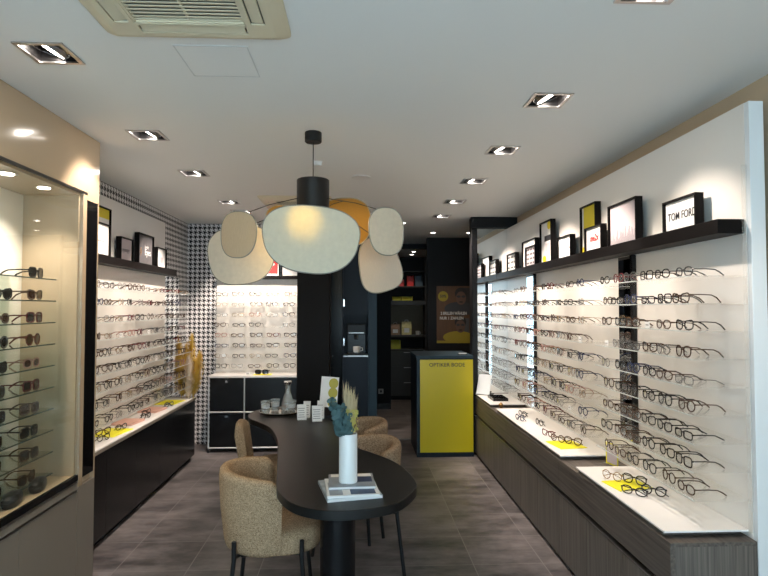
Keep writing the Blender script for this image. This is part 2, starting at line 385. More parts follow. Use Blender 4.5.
def cassette(x0, y0, label):
    S = .658
    t = empty('air_conditioner', (x0+S/2, y0+S/2, HC), label, 'air conditioner', 'cassette air conditioners in the ceiling')
    h = S/2; g = .19; s0, s1 = .205, .255; sl = .185
    m = MB()
    # outer chamfered lip, rounded corners
    def rr(a, z, c=.03, n=5):
        P = []
        for (sx, sy, st) in ((1,1,0),(-1,1,PI/2),(-1,-1,PI),(1,-1,1.5*PI)):
            for k in range(n+1):
                q = st + PI/2*k/n; P.append((sx*(a-c)+c*math.cos(q), sy*(a-c)+c*math.sin(q), z))
        return P
    rings = [rr(h, 0), rr(h, -.008), rr(h-.03, -.026, .02), rr(h-.05, -.030, .015)]
    nn = len(rings[0]); vs = [p for r_ in rings for p in r_]; fs = [[i*nn+k, i*nn+(k+1) % nn, (i+1)*nn+(k+1) % nn, (i+1)*nn+k] for i in range(3) for k in range(nn)]
    m.add(vs, fs)
    e = h-.05
    # flat face split round grille and four slots
    def plate(xa, xb, ya, yb): m.box(xa, xb, ya, yb, -.030, -.024)
    for q in range(4):
        def pl(xa, xb, ya, yb):
            pts = [(xa,ya),(xb,yb)]
            for _ in range(q): pts = [(-y, x) for x, y in pts]
            (a,b),(c,d) = pts; plate(min(a,c),max(a,c),min(b,d),max(b,d))
        pl(-g, g, g, s0); pl(-g, -sl, s0, s1); pl(sl, g, s0, s1); pl(-g, g, s1, e); pl(g, e, g, e)
    m.build('panel', MT['plastic_cream'], t, smooth=True)
    m = MB()
    for k in range(17):
        y = -g+.012+k*(2*g-.024)/16; m.obox((0, y, -.022), (2*g-.01, .0150, .002), Matrix.Rotation(R(12), 3, 'X'))
    m.box(-g,g,-g,-g+.008,-.028,-.012); m.box(-g,g,g-.008,g,-.028,-.012); m.box(-g,-g+.008,-g,g,-.028,-.012); m.box(g-.008,g,-g,g,-.028,-.012)
    m.box(-.003,.003,-g,g,-.024,-.016)
    m.build('grille', MT['plastic_cream'], t, smooth=False)
    MB().box(-e, e, -e, e, -.006, -.002).build('backing', MT['ac_inner'], t, smooth=False)
    for q in range(4):
        m = MB(); m.obox((0, .230, -.0245), (2*sl-.012, .040, .005), Matrix.Rotation(R(-8), 3, 'X'))
        o = m.build('louver', MT['plastic_cream'], t, rot=(0,0,q*PI/2))
    return t
cassette(-.903, 1.444, 'cream square cassette air conditioner cut by the top edge, nearest the viewer')
cassette(-.90, 5.12, 'cream square cassette air conditioner far back behind the pendant lamp')
sd = empty('smoke_detector', (-.275, 3.925, HC), 'small white smoke detector on the ceiling beside the pendant cable', 'smoke detector')
MB().lathe([(.028,0),(.030,-.006),(.027,-.026),(.018,-.030)], 20).build('body', MT['plastic_white'], sd)
MB().lathe([(.036,0),(.036,-.005)], 20).build('base_ring', MT['plastic_white'], sd)
sp = empty('ceiling_speaker', (.021, 4.363, HC), 'flat round white disc speaker on ceiling right of the pendant', 'speaker')
MB().lathe([(.072,0),(.074,-.004),(.068,-.009),(.030,-.011)], 32).build('grille', MT['plastic_white'], sp)
MB().tube([(.071*math.cos(2*PI*k/32), .071*math.sin(2*PI*k/32), -.005) for k in range(32)], .003, 6, True).build('rim', MT['plastic_white'], sp)
ah = empty('access_hatch', (-.565, 2.33, HC), 'flush square access hatch outlined in the white ceiling', 'hatch')
MB().box(-.136,.136,-.140,.140,-.002,0).build('door', MT['ceiling'], ah, smooth=False)
m = MB()
for a in ((-.141,.141,-.145,-.141),(-.141,.141,.141,.145),(-.141,-.137,-.141,.141),(.137,.141,-.141,.141)): m.box(*a, -.003, .0)
m.build('frame', MT['hatch_outline'], ah, smooth=False)  # thin light grey outline around the hatch door

# ------------------------------------------------------------------ eyewear
SHAPES = {'round': (.0225,.0215,2.0,0), 'square': (.026,.0195,3.6,0), 'cat-eye': (.0265,.0185,2.7,.006), 'rectangular': (.027,.0155,4.2,0), 'oval': (.0255,.018,2.3,0), 'panto': (.0245,.0215,2.5,.002)}
def lens_curve(shape, side, n, k=1.):
    a, b, e, up = SHAPES[shape]; P = []
    for i in range(n):
        t = 2*PI*i/n; c, s = math.cos(t), math.sin(t)
        x = k*a*math.copysign(abs(c)**(2/e), c); z = k*b*math.copysign(abs(s)**(2/e), s)
        if shape == 'panto': x *= 1 - .10*(-z/b if z < 0 else 0)
        z += up*max(0, x/a)*(1 if z > 0 else .3)
        P.append((side*(x+a+.0085), z))
    return P
def wrap(x): return 0.30*x*x*4   # gentle face curve of the front
def glasses_parts(shape, thick, near, big=1., fold=False):
    """front at y=0 looking along -y, temples run to +y; stands on z=0"""
    n = 20 if near else 12; tn = 6 if near else 4
    a, b, e, up = SHAPES[shape]; cz = b+thick
    front = MB()
    for sd_ in (-1, 1):
        front.tube([(x, wrap(x), z+cz) for x, z in lens_curve(shape, sd_, n)], thick, tn, True, sx=.8)
    front.tube([(-.0095, wrap(.0095), cz+b*.30), (-.004, 0, cz+b*.46), (.004, 0, cz+b*.46), (.0095, wrap(.0095), cz+b*.30)], thick*.95, tn)
    hx = 2*a+.0115; hz = cz+b*.42+up
    for sd_ in (-1, 1): front.tube([(sd_*(hx-.005), wrap(hx-.005), hz), (sd_*(hx+.001), wrap(hx)+.003, hz)], thick*1.15, tn)
    temples = []
    for sd_ in (-1, 1):
        t = MB(); yy = wrap(hx)+.003
        pts = [(sd_*hx, yy, hz), (sd_*(hx+.001), yy+.05, hz+.0005), (sd_*(hx-.001), yy+.092, hz-.002), (sd_*(hx-.004), yy+.115, hz-.012), (sd_*(hx-.007), yy+.136, max(.003, hz-.034))]
        if fold: pts = [(sd_*hx, yy, hz), (sd_*(hx-.004), yy+.008+.004*(sd_ > 0), hz), (sd_*(hx-.045), yy+.009+.004*(sd_ > 0), hz-.004), (sd_*(hx-.085), yy+.010+.004*(sd_ > 0), hz-.012), (sd_*(hx-.118), yy+.012+.004*(sd_ > 0), max(.004, hz-.030))]
        t.tube(pts, [thick*.85, thick*.8, thick*.8, thick*1.0, thick*.9], tn, sx=.6); temples.append(t)
    lenses = []
    for sd_ in (-1, 1):
        l = MB(); P = lens_curve(shape, sd_, n, .97)
        l.add([(x, wrap(x)-.0005, z+cz) for x, z in P], [list(range(n))]); l.add([(x, wrap(x)+.0012, z+cz) for x, z in P], [list(range(n))[::-1]])
        lenses.append(l)
    if big != 1.:
        for q in [front]+temples+lenses: q.map(lambda p: Vector((p.x*big, p.y*(1+.3*(big-1)), p.z*big)))
    return front, temples, lenses
MESH = {}
def get_meshes(shape, colr, near, sun=None, fold=False):
    k = (shape, colr, near, sun, fold)
    if k in MESH: return MESH[k]
    thin = colr in ('gold','silver')
    th = .0040 if sun else (.0018 if thin else .0031)
    if not near: th *= 1.15
    f, ts, ls = glasses_parts(shape, th, near, 1.2 if sun else 1.06, fold)
    lm = MT['lens'] if not sun else MT[sun]
    if near:
        MESH[k] = (f.mesh('frame_front', FR[colr]), [t.mesh('temple', FR[colr]) for t in ts], [l.mesh('lens', lm, False) for l in ls])
    else:
        a = MB(); a.join(f)
        for t in ts: a.join(t)
        for l in ls:
            l.mi = [1]*len(l.f); a.join(l)
        MESH[k] = a.mesh('eyeglasses', [FR[colr], lm], True)
    return MESH[k]
def glasses(loc, rz, shape, colr, near, label, group, sun=None, kind='eyeglasses', cat='eyeglasses', rx=0, ry=0, fold=False):
    g = get_meshes(shape, colr, near, sun, fold)
    if near:
        o = bpy.data.objects.new(kind, None); o.empty_display_size = .02
    else: o = bpy.data.objects.new(kind, g)
    COL.objects.link(o); o.location = loc; o.rotation_euler = (rx, ry, rz); tag(o, label, cat, group)
    if near:
        for nm, me in [('frame_front', g[0])]+[('temple', q) for q in g[1]]+[('lens', q) for q in g[2]]:
            c = bpy.data.objects.new(nm, me); COL.objects.link(c); c.parent = o
    return o
CW = ['black']*9+['dark tortoise']*5+['brown']*2+['gold']*3+['silver']*3+['wine red']*2+['navy']*2+['grey']*2+['pale pink']
SHL = list(SHAPES)
def pick(): return random.choice(SHL), random.choice(CW)
SZ = [1.738-.1178*k for k in range(9)]      # shelf tops, topmost first

def price_card(loc, rz, label):
    t = empty('price_card', loc, label, 'card', 'small white price cards on the shelves', rz)
    MB().box(-.022,.022,-.001,.001,.0,.030).build('card', MT['paper'], t, smooth=False)
    MB().box(-.014,.014,-.0016,-.001,.012,.0155).build('printed_line', MT['ink'], t, smooth=False)
    MB().box(-.020,.020,-.008,.010,0,.0015).build('foot', MT['glass'], t, smooth=False)

# right wall display ------------------------------------------------
rd = empty('wall_display', (1.70, 4.3, .60), 'long white right wall display panel with nine rows of glass shelves', 'display shelving')
RX = 1.65
def rel(mb, t): return mb.map(lambda p: p - t.location)
rel(MB().box(RX, RX+.035, 2.365, 6.285, .60, 2.478), rd).build('back_panel', MT['white_panel'], rd, smooth=False)
rel(MB().box(RX+.001, 1.715, 2.335, 2.365, 0, 2.478), rd).build('end_panel', MT['white_pier'], rd, smooth=False, bevel=.002)
rel(MB().box(RX-.022, RX-.001, 2.352, 2.360, .665, 2.21), rd).build('glass_edge_strip', MT['shelfglass'], rd, smooth=False)
for k, z in enumerate(SZ):
    for (ya, yb) in ((2.368, 3.36), (3.56, 5.27), (5.50, 6.265)):
        rel(MB().box(1.405, RX-.002, ya, yb, z-.006, z), rd).build('glass_shelf', MT['shelfglass'], rd, smooth=False)
        rel(MB().box(1.4035, 1.405, ya, yb, z-.005, z-.0005), rd).build('shelf_edge', MT['edge_pale'], rd, smooth=False)
for (ya, yb) in ((3.365, 3.56), (5.275, 5.53)):
    s = rel(MB().box(RX-.006, RX-.001, ya, yb, .80, 1.916), rd).build('mirror_strip', MT['mirror'], rd, smooth=False)
    s2 = rel(MB().box(RX-.026, RX-.001, ya-.03, ya, .80, 1.916), rd).build('strip_edge', MT['black_gloss'], rd, smooth=False)
lr = empty('picture_ledge', (1.59, 4.3, 1.918), 'long black picture ledge on the right wall above the shelves', 'ledge')
rel(MB().box(1.53, 1.648, 2.372, 6.265, 1.918, 1.98), lr).build('board', MT['black_wood'], lr, smooth=False, bevel=.002)

G = 'eyeglasses on the right wall shelves'
for k, z in enumerate(SZ):
    for i in range(6):
        y = 2.475+.156*i+random.uniform(-.003,.003)
        if (k, i) in ((2,2),(3,5)):
            price_card((1.43, y, z), R(-90), f'small white price card on {ordn(k)} shelf of near right bay'); continue
        s, c = pick()
        if k >= 5: c = random.choice(['black','black','black','dark tortoise','brown'])
        glasses((1.425+random.uniform(-.008,.012), y, z), R(-90+random.uniform(-3,3)), s, c, True,
            f'{c} {s} eyeglasses, {ordf(i)} from viewer on {ordn(k)} shelf of near right-wall bay', G)
    for i in range(9):
        y = 3.66+.185*i+random.uniform(-.010,.010)
        if (k, i) in ((3,0),(1,3),(0,6),(7,1)):
            price_card((1.43, y, z), R(-90), f'small white price card on {ordn(k)} shelf of middle right bay'); continue
        s, c = pick()
        glasses((1.43+random.uniform(-.01,.015), y, z), R(-90+random.uniform(-9,9)), s, c, i < 4,
            f'{c} {s} eyeglasses, {ordf(i)} from viewer on {ordn(k)} shelf of middle right-wall bay', G)
st = MB()
mats = list(FR.values()); names = list(FR.keys())
for k, z in enumerate(SZ):
    for i in range(4):
        s, c = pick(); f, ts, ls = glasses_parts(s, .002, False, 1.03)
        a = MB(); a.join(f)
        for t in ts: a.join(t)
        a.mi = [names.index(c)]*len(a.f)
        st.join(a, Matrix.Translation((1.43, 5.60+.165*i, z)) @ Matrix.Rotation(R(-90+random.uniform(-8,8)), 4, 'Z'))
o = st.build('eyeglasses', mats); tag(o, 'small far rows of eyeglasses on right wall between mirror strip and end mirror', 'eyeglasses', G); o['kind'] = 'stuff'

# left wall display --------------------------------------------------
LX = -1.98
ld = empty('wall_display', (-2.0, 4.8, .66), 'white left wall display panel with nine rows of glass shelves', 'display shelving')
rel(MB().box(-2.015, LX, 3.53, 6.0, .66, 1.93), ld).build('back_panel', MT['white_panel'], ld, smooth=False)
for z in SZ: rel(MB().box(LX+.002, -1.735, 3.55, 6.08, z-.006, z), ld).build('glass_shelf', MT['shelfglass'], ld, smooth=False); rel(MB().box(-1.735, -1.7335, 3.55, 6.08, z-.005, z-.0005), ld).build('shelf_edge', MT['edge_pale'], ld, smooth=False)
rel(MB().box(-2.015, LX, 6.0, 6.46, .66, 1.93), ld).build('mirror_strip', MT['mirror'], ld, smooth=False)
ll = empty('picture_ledge', (-1.92, 4.7, 1.93), 'black picture ledge on the left wall above the shelves', 'ledge')
rel(MB().box(-1.985, -1.87, 3.53, 6.02, 1.93, 1.99), ll).build('board', MT['black_wood'], ll, smooth=False, bevel=.002)
G = 'eyeglasses on the left wall shelves'
for k, z in enumerate(SZ):
    for i in range(11):
        y = 3.99+.195*i+random.uniform(-.015,.015)
        if (k, i) in ((3,2),(3,5),(2,7),(5,6)):
            price_card((-1.77, y, z), R(90), f'small white price card on {ordn(k)} left wall shelf, {ordf(i)} place'); continue
        s, c = pick()
        glasses((-1.765-random.uniform(-.01,.015), y, z), R(90+random.uniform(-9,9)), s, c, False,
            f'{c} {s} eyeglasses, {ordf(i)} from viewer on {ordn(k)} shelf of left wall', G)

# back wall display --------------------------------------------------
bd = empty('wall_display', (-1.15, 6.88, .846), 'bright cream back wall display panel with eight glass shelves', 'display shelving')
rel(MB().box(-1.665, -.60, 6.865, 6.895, .846, 1.94), bd).build('back_panel', MT['white_panel'], bd, smooth=False)
for z in SZ[:8]: rel(MB().box(-1.66, -.60, 6.66, 6.864, z-.006, z), bd).build('glass_shelf', MT['shelfglass'], bd, smooth=False)
lb = empty('picture_ledge', (-1.15, 6.83, 1.94), 'short black picture ledge on the back wall behind the lamp', 'ledge')
rel(MB().box(-1.665, -.60, 6.775, 6.865, 1.94, 1.97), lb).build('board', MT['black_wood'], lb, smooth=False)
G = 'eyeglasses on the back wall shelves'
for k, z in enumerate(SZ[:8]):
    for i in range(5):
        x = -1.575+.196*i+random.uniform(-.012,.012)
        if (k, i) == (3, 3): continue
        s, c = pick(); s = random.choice(['rectangular','oval','rectangular','square','cat-eye'])
        glasses((x, 6.70, z), R(random.uniform(-6,6)), s, c, False, f'{c} {s} eyeglasses, {["leftmost","second","third","fourth","rightmost"][i]} on {ordn(k)} shelf of back wall', G)

# ------------------------------------------------------------------ right counter cabinet
rc = empty('display_cabinet', (1.46, 4.3, 0), 'long low grey-brown wood cabinet along the right wall', 'cabinet')
CX = 1.28
def rb(*a): return rel(MB().box(*a), rc)
rb(CX+.02, 1.647, 2.335, 6.285, .05, .425).build('carcass', MT['wood_v'], rc, smooth=False)
rb(CX+.06, 1.647, 2.36, 6.285, 0, .05).build('plinth', MT['black_paint'], rc, smooth=False)
y = 2.335; n = 9; wdt = (6.285-2.335)/n
for i in range(n):
    rb(CX, CX+.02, y+i*wdt+.002, y+(i+1)*wdt-.002, .03, .423).build('door', MT['wood_v'], rc, smooth=False)
rb(CX-.003, CX+.018, 2.335, 6.285, .4235, .4300).build('metal_trim', MT['brushed'], rc, smooth=False)
rb(CX+.03, 1.647, 2.337, 6.285, .431, .452).build('recess', MT['dark_gap'], rc, smooth=False)
for i in range(3):
    a = 2.335+i*3.95/3; rb(CX, CX+.02, a+.0015, a+3.95/3-.0015, .452, .614).build('drawer_front', MT['wood_h'], rc, smooth=False)
rb(CX, CX+.02, 2.335, 6.285, .614, .636).build('edge_band', MT['wood_h'], rc, smooth=False, bevel=.002)
rb(CX+.02, 1.647, 2.335, 6.285, .620, .636).build('worktop', MT['wood_h'], rc, smooth=False)
rb(CX+.02, 1.647, 2.335, 2.355, .452, .620).build('side_panel', MT['wood_v'], rc, smooth=False)
for (ya, yb, w_) in ((2.385,3.365,'nearest the viewer'), (3.62,5.33,'in the middle'), (5.56,6.26,'at the far mirror end')):
    t = empty('display_tray', (1.46, (ya+yb)/2, .636), f'white raised tray board on the right wood cabinet, {w_}', 'tray', 'white tray boards on the right cabinet')
    MB().box(-.165,.18,-(yb-ya)/2+.04,(yb-ya)/2-.01,0,.022).build('spacer', MT['wood_h'], t, smooth=False)
    MB().box(1.282-1.46,.186,-(yb-ya)/2,(yb-ya)/2,.022,.030).build('board', MT['white_top'], t, smooth=False, bevel=.001)
TZ = .667
def soft_mat(name, c, size, rz, z, m, label, group, h=.004):
    t = MB().box(-size[0]/2,size[0]/2,-size[1]/2,size[1]/2,0,h).build(name, m, None, (c[0],c[1],z), (0,0,rz), False, bevel=.001); tag(t, label, 'mat', group)
soft_mat('display_mat', (1.42,3.0), (.20,.17), R(8), TZ, MT['yellow_mat'], 'yellow display mat under glasses on the near right tray', 'yellow display mats')
soft_mat('display_mat', (1.42,3.90), (.19,.22), R(8), TZ, MT['yellow_mat'], 'yellow display mat on the middle right tray', 'yellow display mats')
GC = 'eyeglasses lying on the counters'
for (x, y_, z, rz, s, c, l) in [
 (1.37,3.08,TZ+.0045,-58,'round','gold','gold round eyeglasses on left part of the near right yellow mat'),
 (1.455,3.0,TZ+.0045,-50,'panto','black','black panto eyeglasses on right part of the near right yellow mat'),
 (1.375,2.84,TZ,-50,'oval','black','black oval eyeglasses just in front of the near right yellow mat'),
 (1.47,2.83,TZ,-45,'round','black','black round eyeglasses right of the oval pair on near right tray'),
 (1.385,3.97,TZ+.0045,-60,'round','brown','brown round eyeglasses on the middle tray yellow mat, left pair'),
 (1.46,3.88,TZ+.0045,-50,'panto','dark tortoise','dark tortoise panto eyeglasses on middle tray yellow mat, right pair'),
 (1.38,4.16,TZ,-70,'cat-eye','wine red','wine red cat-eye eyeglasses behind the yellow mat on the middle tray'),
 (1.44,4.55,TZ,-80,'round','black','black round eyeglasses in the middle of the middle right tray'),
 (1.34,4.75,TZ,-70,'round','navy','navy round eyeglasses near the front edge of the middle right tray'),
 (1.42,4.95,TZ,-75,'oval','black','black oval eyeglasses towards the back of the middle right tray')]:
    glasses((x,y_,z), R(rz), s, c, True, l, GC, fold=True)
# glasses case box, stands, brochures at the far end
t = empty('frame_tray', (1.43, 5.86, TZ), 'flat black sample box on the far white tray by the mirror', 'box')
MB().box(-.075,.075,-.13,.13,0,.008).build('base', MT['black_gloss'], t, smooth=False)
m = MB()
for a in ((-.075,.075,-.13,-.124),(-.075,.075,.124,.13),(-.075,-.069,-.13,.13),(.069,.075,-.13,.13),(-.075,.075,-.003,.003)): m.box(*a,.008,.028)
m.build('rim', MT['black_gloss'], t, smooth=False)
t = empty('brochure_stand', (1.36, 6.18, TZ), 'slanted pale brochure display standing before the far mirror', 'brochure stand', None, R(-35))
m = MB(); m.obox((0,.0,.11), (.15,.006,.22), Matrix.Rotation(R(-22), 3, 'X')); m.build('leaflet', MT['white_pier'], t, smooth=False)
MB().box(-.08,.08,-.02,.09,0,.012).build('foot', MT['black_gloss'], t, smooth=False)
t = empty('brochure_stand', (1.56, 3.50, .636), 'yellow and pink leaflet stand in the gap between the right trays', 'brochure stand', None, R(-80))
MB().box(-.06,.06,-.002,.002,0,.13).build('leaflet', MT['yellow_mat'], t, smooth=False)
MB().box(-.045,.055,-.004,-.002,.01,.125).build('printed_panel', MT['pinkish'], t, smooth=False)
MB().box(-.06,.06,-.02,.02,0,.004).build('foot', MT['glass'], t, smooth=False)
t = empty('figurine', (1.36, 5.45, .636), 'small gold ornament standing in the gap before the far tray', 'ornament')
MB().lathe([(.022,0),(.024,.006),(.010,.012),(.020,.03),(.024,.045),(.012,.06),(.004,.066)], 16).build('body', FR['gold'], t)
MB().lathe([(.026,0),(.026,.004)], 16).build('base', MT['black_gloss'], t)
# end mirror in black frame
em = empty('wall_mirror', (1.47, 6.285, .67), 'tall mirror in a black frame closing the far end of right shelves', 'mirror')
rel(MB().box(1.31, RX-.001, 6.272, 6.284, .67, 2.478), em).build('mirror_glass', MT['mirror'], em, smooth=False)
rel(MB().box(1.252, 1.31, 6.255, 6.288, .67, 2.478), em).build('frame_side', MT['black_gloss'], em, smooth=False)
struct(MB().box(1.24, 1.748, 6.22, 6.29, 2.479, 2.598).build('trim_3', MT['black_paint'], None, smooth=False))

# ------------------------------------------------------------------ left counter cabinet
lc = empty('display_cabinet', (-1.85, 4.9, 0), 'long low black cabinet with white top along the left wall', 'cabinet')
def lbx(*a): return rel(MB().box(*a), lc)
for i in range(5):
    a = 3.55+i*2.69/5; lbx(-1.75, -1.73, a+.002, a+2.69/5-.002, .05, .625).build('door', MT['black_gloss'], lc, smooth=False)
lbx(-2.01, -1.75, 3.55, 6.24, .05, .625).build('carcass', MT['black_gloss'], lc, smooth=False)
lbx(-2.01, -1.77, 3.55, 6.22, 0, .05).build('plinth', MT['black_paint'], lc, smooth=False)
lbx(-2.01, -1.725, 3.54, 6.25, .627, .658).build('worktop', MT['white_top'], lc, smooth=False, bevel=.002)
lbx(-1.7245, -1.721, 3.54, 6.25, .627, .650).build('edge_band', MT['lacquer_low'], lc, smooth=False)
LZ = .6585
soft_mat('display_mat', (-1.86,4.46), (.20,.30), R(-6), LZ, MT['yellow_mat'], 'yellow display mat on the left counter, nearest the viewer', 'yellow display mats')
soft_mat('display_mat', (-1.87,5.86), (.20,.28), R(-6), LZ, MT['yellow_mat'], 'yellow display mat on the left counter near dried grass', 'yellow display mats')
soft_mat('display_mat', (-1.88,4.84), (.17,.22), R(-6), LZ, MT['pink_mat'], 'salmon pink display mat on left counter behind near yellow mat', 'pink display mats', .016)
soft_mat('display_mat', (-1.88,5.40), (.17,.24), R(-6), LZ, MT['pink_mat'], 'salmon pink display mat in the middle of the left counter', 'pink display mats', .016)
for (x, y_, z, rz, s, c, l) in [
 (-1.80,4.20,LZ,70,'round','black','black round eyeglasses on left counter in front of the yellow mat'),
 (-1.88,4.38,LZ+.0045,60,'panto','dark tortoise','dark tortoise panto eyeglasses on left counter yellow mat'),
 (-1.82,4.56,LZ+.0045,75,'oval','black','black oval eyeglasses on left counter yellow mat, right pair'),
 (-1.80,5.02,LZ,70,'round','black','black round eyeglasses on left counter between the pink mats'),
 (-1.86,5.20,LZ,80,'cat-eye','brown','brown cat-eye eyeglasses on left counter between the pink mats'),
 (-1.80,5.62,LZ,70,'oval','navy','navy oval eyeglasses on left counter behind the far pink mat')]:
    glasses((x,y_,z), R(rz), s, c, True, l, GC, fold=True)

# dried grass at the corner
def plume(n, L, rad, base, lean, spread=.30):
    m = MB()
    for i in range(n):
        t = random.random()**.8; a = random.uniform(0, 2*PI); zz = t*L
        rr = rad*math.sin(PI*min(1, .12+t*.88))**.8
        p = Vector(base) + Vector((lean[0]*zz, lean[1]*zz, zz))
        d = Vector((math.cos(a)*spread, math.sin(a)*spread, 1)).normalized()
        q = p + Vector((math.cos(a), math.sin(a), 0))*rr*random.uniform(.3,1) + Vector((0,0,.02)); e = q + d*random.uniform(.035,.075)
        sd_ = Vector((-math.sin(a), math.cos(a), 0))*.0022
        m.add([p-sd_, p+sd_, q+sd_, q-sd_, e], [[0,1,2,3],[3,2,4]])
    m.tube([Vector(base)-Vector((0,0,.02)), Vector(base)+Vector((lean[0]*L, lean[1]*L, L))], .003, 5)
    return m
pg = empty('dried_grass', (-1.815, 6.165, LZ), 'golden and bleached dried pampas plumes in the left far corner', 'dried grass')
for (bx, by, L, rd_, lx, ly, mt) in [(-.02,.02,.58,.085,-.10,0,'gold_grass'),(.03,.03,.60,.085,.04,.02,'gold_grass'),(.08,.02,.42,.08,.16,.0,'gold_grass'),(-.03,-.02,.40,.07,-.12,0,'gold_grass'),(.09,-.02,.34,.075,.10,0,'gold_grass'),(.055,-.07,.38,.065,.02,-.04,'white_grass'),(.0,.05,.5,.08,-.02,.03,'gold_grass')]:
    plume(700, L, rd_, (bx, by, .01), (lx, ly)).build('plume', MT[mt], pg, smooth=False)
m = MB()
for k in range(9): m.tube([(.02+random.uniform(-.02,.04), random.uniform(-.02,.03), 0), (.02+random.uniform(-.06,.08), random.uniform(-.04,.04), .22)], .0025, 5)
m.build('stems', MT['straw'], pg)

# ------------------------------------------------------------------ usm style sideboard
ub = empty('sideboard', (-1.1, 6.68, 0), 'black modular metal sideboard with chrome tube edges at the back wall', 'sideboard')
def ubx(*a): return rel(MB().box(*a), ub)
X0, X1, XM, XM2 = -1.655, -.58, -1.262, -.92; Y0, Y1 = 6.50, 6.855; Z0, ZM, Z1 = .05, .443, .828
ubx(X0+.01, X1-.01, Y0+.015, Y1-.01, Z0, Z1).build('carcass', MT['black_gloss'], ub, smooth=False)
for (a, b) in ((X0, XM), (XM, X1)):
    for (c, d) in ((Z0, ZM), (ZM, Z1)):
        dr = ubx(a+.014, b-.014, Y0+.002, Y0+.014, c+.014, d-.014).build('door', MT['black_gloss'], ub, smooth=False)
        if a == X0: rel(MB().cyl(((a+b)/2, Y0-.012, d-.045), ((a+b)/2, Y0+.003, d-.045), .013, n=16), ub).build('lock_knob', MT['chrome'], dr)
m = MB()
for x in (X0, XM, X1):
    for yy in (Y0, Y1): m.cyl((x,yy,Z0), (x,yy,Z1), .0085, n=10)
for z in (Z0, ZM, Z1):
    for yy in (Y0, Y1): m.cyl((X0,yy,z), (X1,yy,z), .0085, n=10)
    for x in (X0, XM, X1): m.cyl((x,Y0,z), (x,Y1,z), .0085, n=10)
rel(m, ub).build('tube_frame', MT['satin'], ub)
for x in (X0, XM, X1):
    rel(MB().cyl((x,Y0,0), (x,Y0,Z0), .012, .009, 12), ub).build('foot', MT['black_metal'], ub)
rel(MB().box(X0-.005, X1+.005, Y0-.005, Y1, Z1+.009, Z1+.018), ub).build('white_top', MT['white_top'], ub, smooth=False)
soft_mat('display_mat', (-1.075,6.60), (.20,.12), 0, Z1+.0185, MT['yellow_mat'], 'small yellow mat on top of the black back sideboard', 'yellow display mats')
glasses((-1.085,6.575,Z1+.023), 0, 'square', 'black', True, 'chunky black sunglasses on the yellow mat of back sideboard', GC, 'sunlens', 'sunglasses', 'sunglasses')
price_card((-1.24, 6.58, Z1+.0185), 0, 'small white card on the back sideboard left of yellow mat')

# ------------------------------------------------------------------ picture frames
def pic(n, c, w, h, rz, label, art, dep=.042, bw=.010, lean=0, grp=None):
    """c = bottom centre of the front plane; local: -y is the front"""
    t = empty('framed_picture', c, label, 'picture frame', grp, rz)
    m = MB(); a = w/2
    m.box(-a,-a+bw,0,dep,0,h); m.box(a-bw,a,0,dep,0,h); m.box(-a+bw,a-bw,0,dep,0,bw); m.box(-a+bw,a-bw,0,dep,h-bw,h); m.box(-a+bw,a-bw,dep-.005,dep,bw,h-bw)
    m.build('frame', MT['black_wood'], t, smooth=False)
    iy = .016
    def rect(x0,x1,z0,z1,mt,nm='print',lift=0): return MB().box(-a+bw+x0*(w-2*bw), -a+bw+x1*(w-2*bw), iy-.001-lift, iy-lift, bw+z0*(h-2*bw), bw+z1*(h-2*bw)).build(nm, MT[mt], t, smooth=False)
    art(rect, t, w, h, iy, a, bw)
    return t
def blob(t, mt, cx, cz, rx, rz_, y, nm='printed_shape', n=20):
    MB().add([(cx+rx*math.cos(2*PI*k/n), y, cz+rz_*math.sin(2*PI*k/n)) for k in range(n)], [list(range(n))]).build(nm, MT[mt], t, smooth=False)
ROT = (R(90),0,0)
def art_tf(r,t,w,h,iy,a,bw):
    r(0,1,0,1,'paper'); text('TOM FORD','lettering',.056,MT['ink'],t,(.010,iy-.003,h*.47),ROT,bold=.0002,sx=.86)
def art_city(r,t,w,h,iy,a,bw):
    r(0,1,0,1,'pinkish')
    m = MB()
    for k in range(44):
        x = -a+bw+.008+(w-2*bw-.016)*k/43; hh = random.uniform(.01,.11)*(.5+.5*math.sin(3.1*k/43+.1)) ; m.box(x-.0012,x+.0012,iy-.002,iy-.0012,bw+.001,bw+.01+hh)
    m.build('printed_stalks', MT['grey_print'], t, smooth=False)
def art_red(r,t,w,h,iy,a,bw):
    r(0,1,0,1,'paper'); text('me2x','lettering',.062,MT['red_print'],t,(.005,iy-.003,h*.52),ROT,bold=.0016)
def art_yel(r,t,w,h,iy,a,bw):
    r(0,1,0,1,'paper'); r(.12,1,.24,1,'yel_print','printed_block',.001); blob(t,'orange_ink',.03,h*.33,.03,.03,iy-.003); r(0,.35,0,.14,'yel_print','printed_block',.001)
def art_pale(r,t,w,h,iy,a,bw):
    r(0,1,0,1,'paper'); r(.15,.85,.42,.47,'grey_print','printed_line',.001); r(.15,.6,.33,.36,'grey_print','printed_line',.001)
def art_tally(r,t,w,h,iy,a,bw):
    r(0,1,0,1,'paper'); r(.30,.95,.52,.66,'ink','printed_block',.001); blob(t,'yel_print',a*.45,h*.88,.045,.035,iy-.003); blob(t,'yel_print',-a*.4,h*.10,.05,.028,iy-.003)
    r(.4,.8,.25,.46,'pinkish','printed_block',.001)
def art_grid(nr, nc, bg='paper'):
    def f(r,t,w,h,iy,a,bw):
        r(0,1,0,1,bg)
        m = MB()
        for i in range(nr):
            for j in range(nc):
                cx = -a+bw+(w-2*bw)*(j+.5)/nc; cz = bw+(h-2*bw)*(i+.5)/nr; q = (w-2*bw)/nc*.2
                for s_ in (-1,1):
                    m.add([(cx+s_*q*1.05+q*.9*math.cos(2*PI*k/8), iy-.003, cz+q*.6*math.sin(2*PI*k/8)) for k in range(8)], [list(range(8))])
        m.build('printed_glasses', MT['ink'], t, smooth=False)
    return f
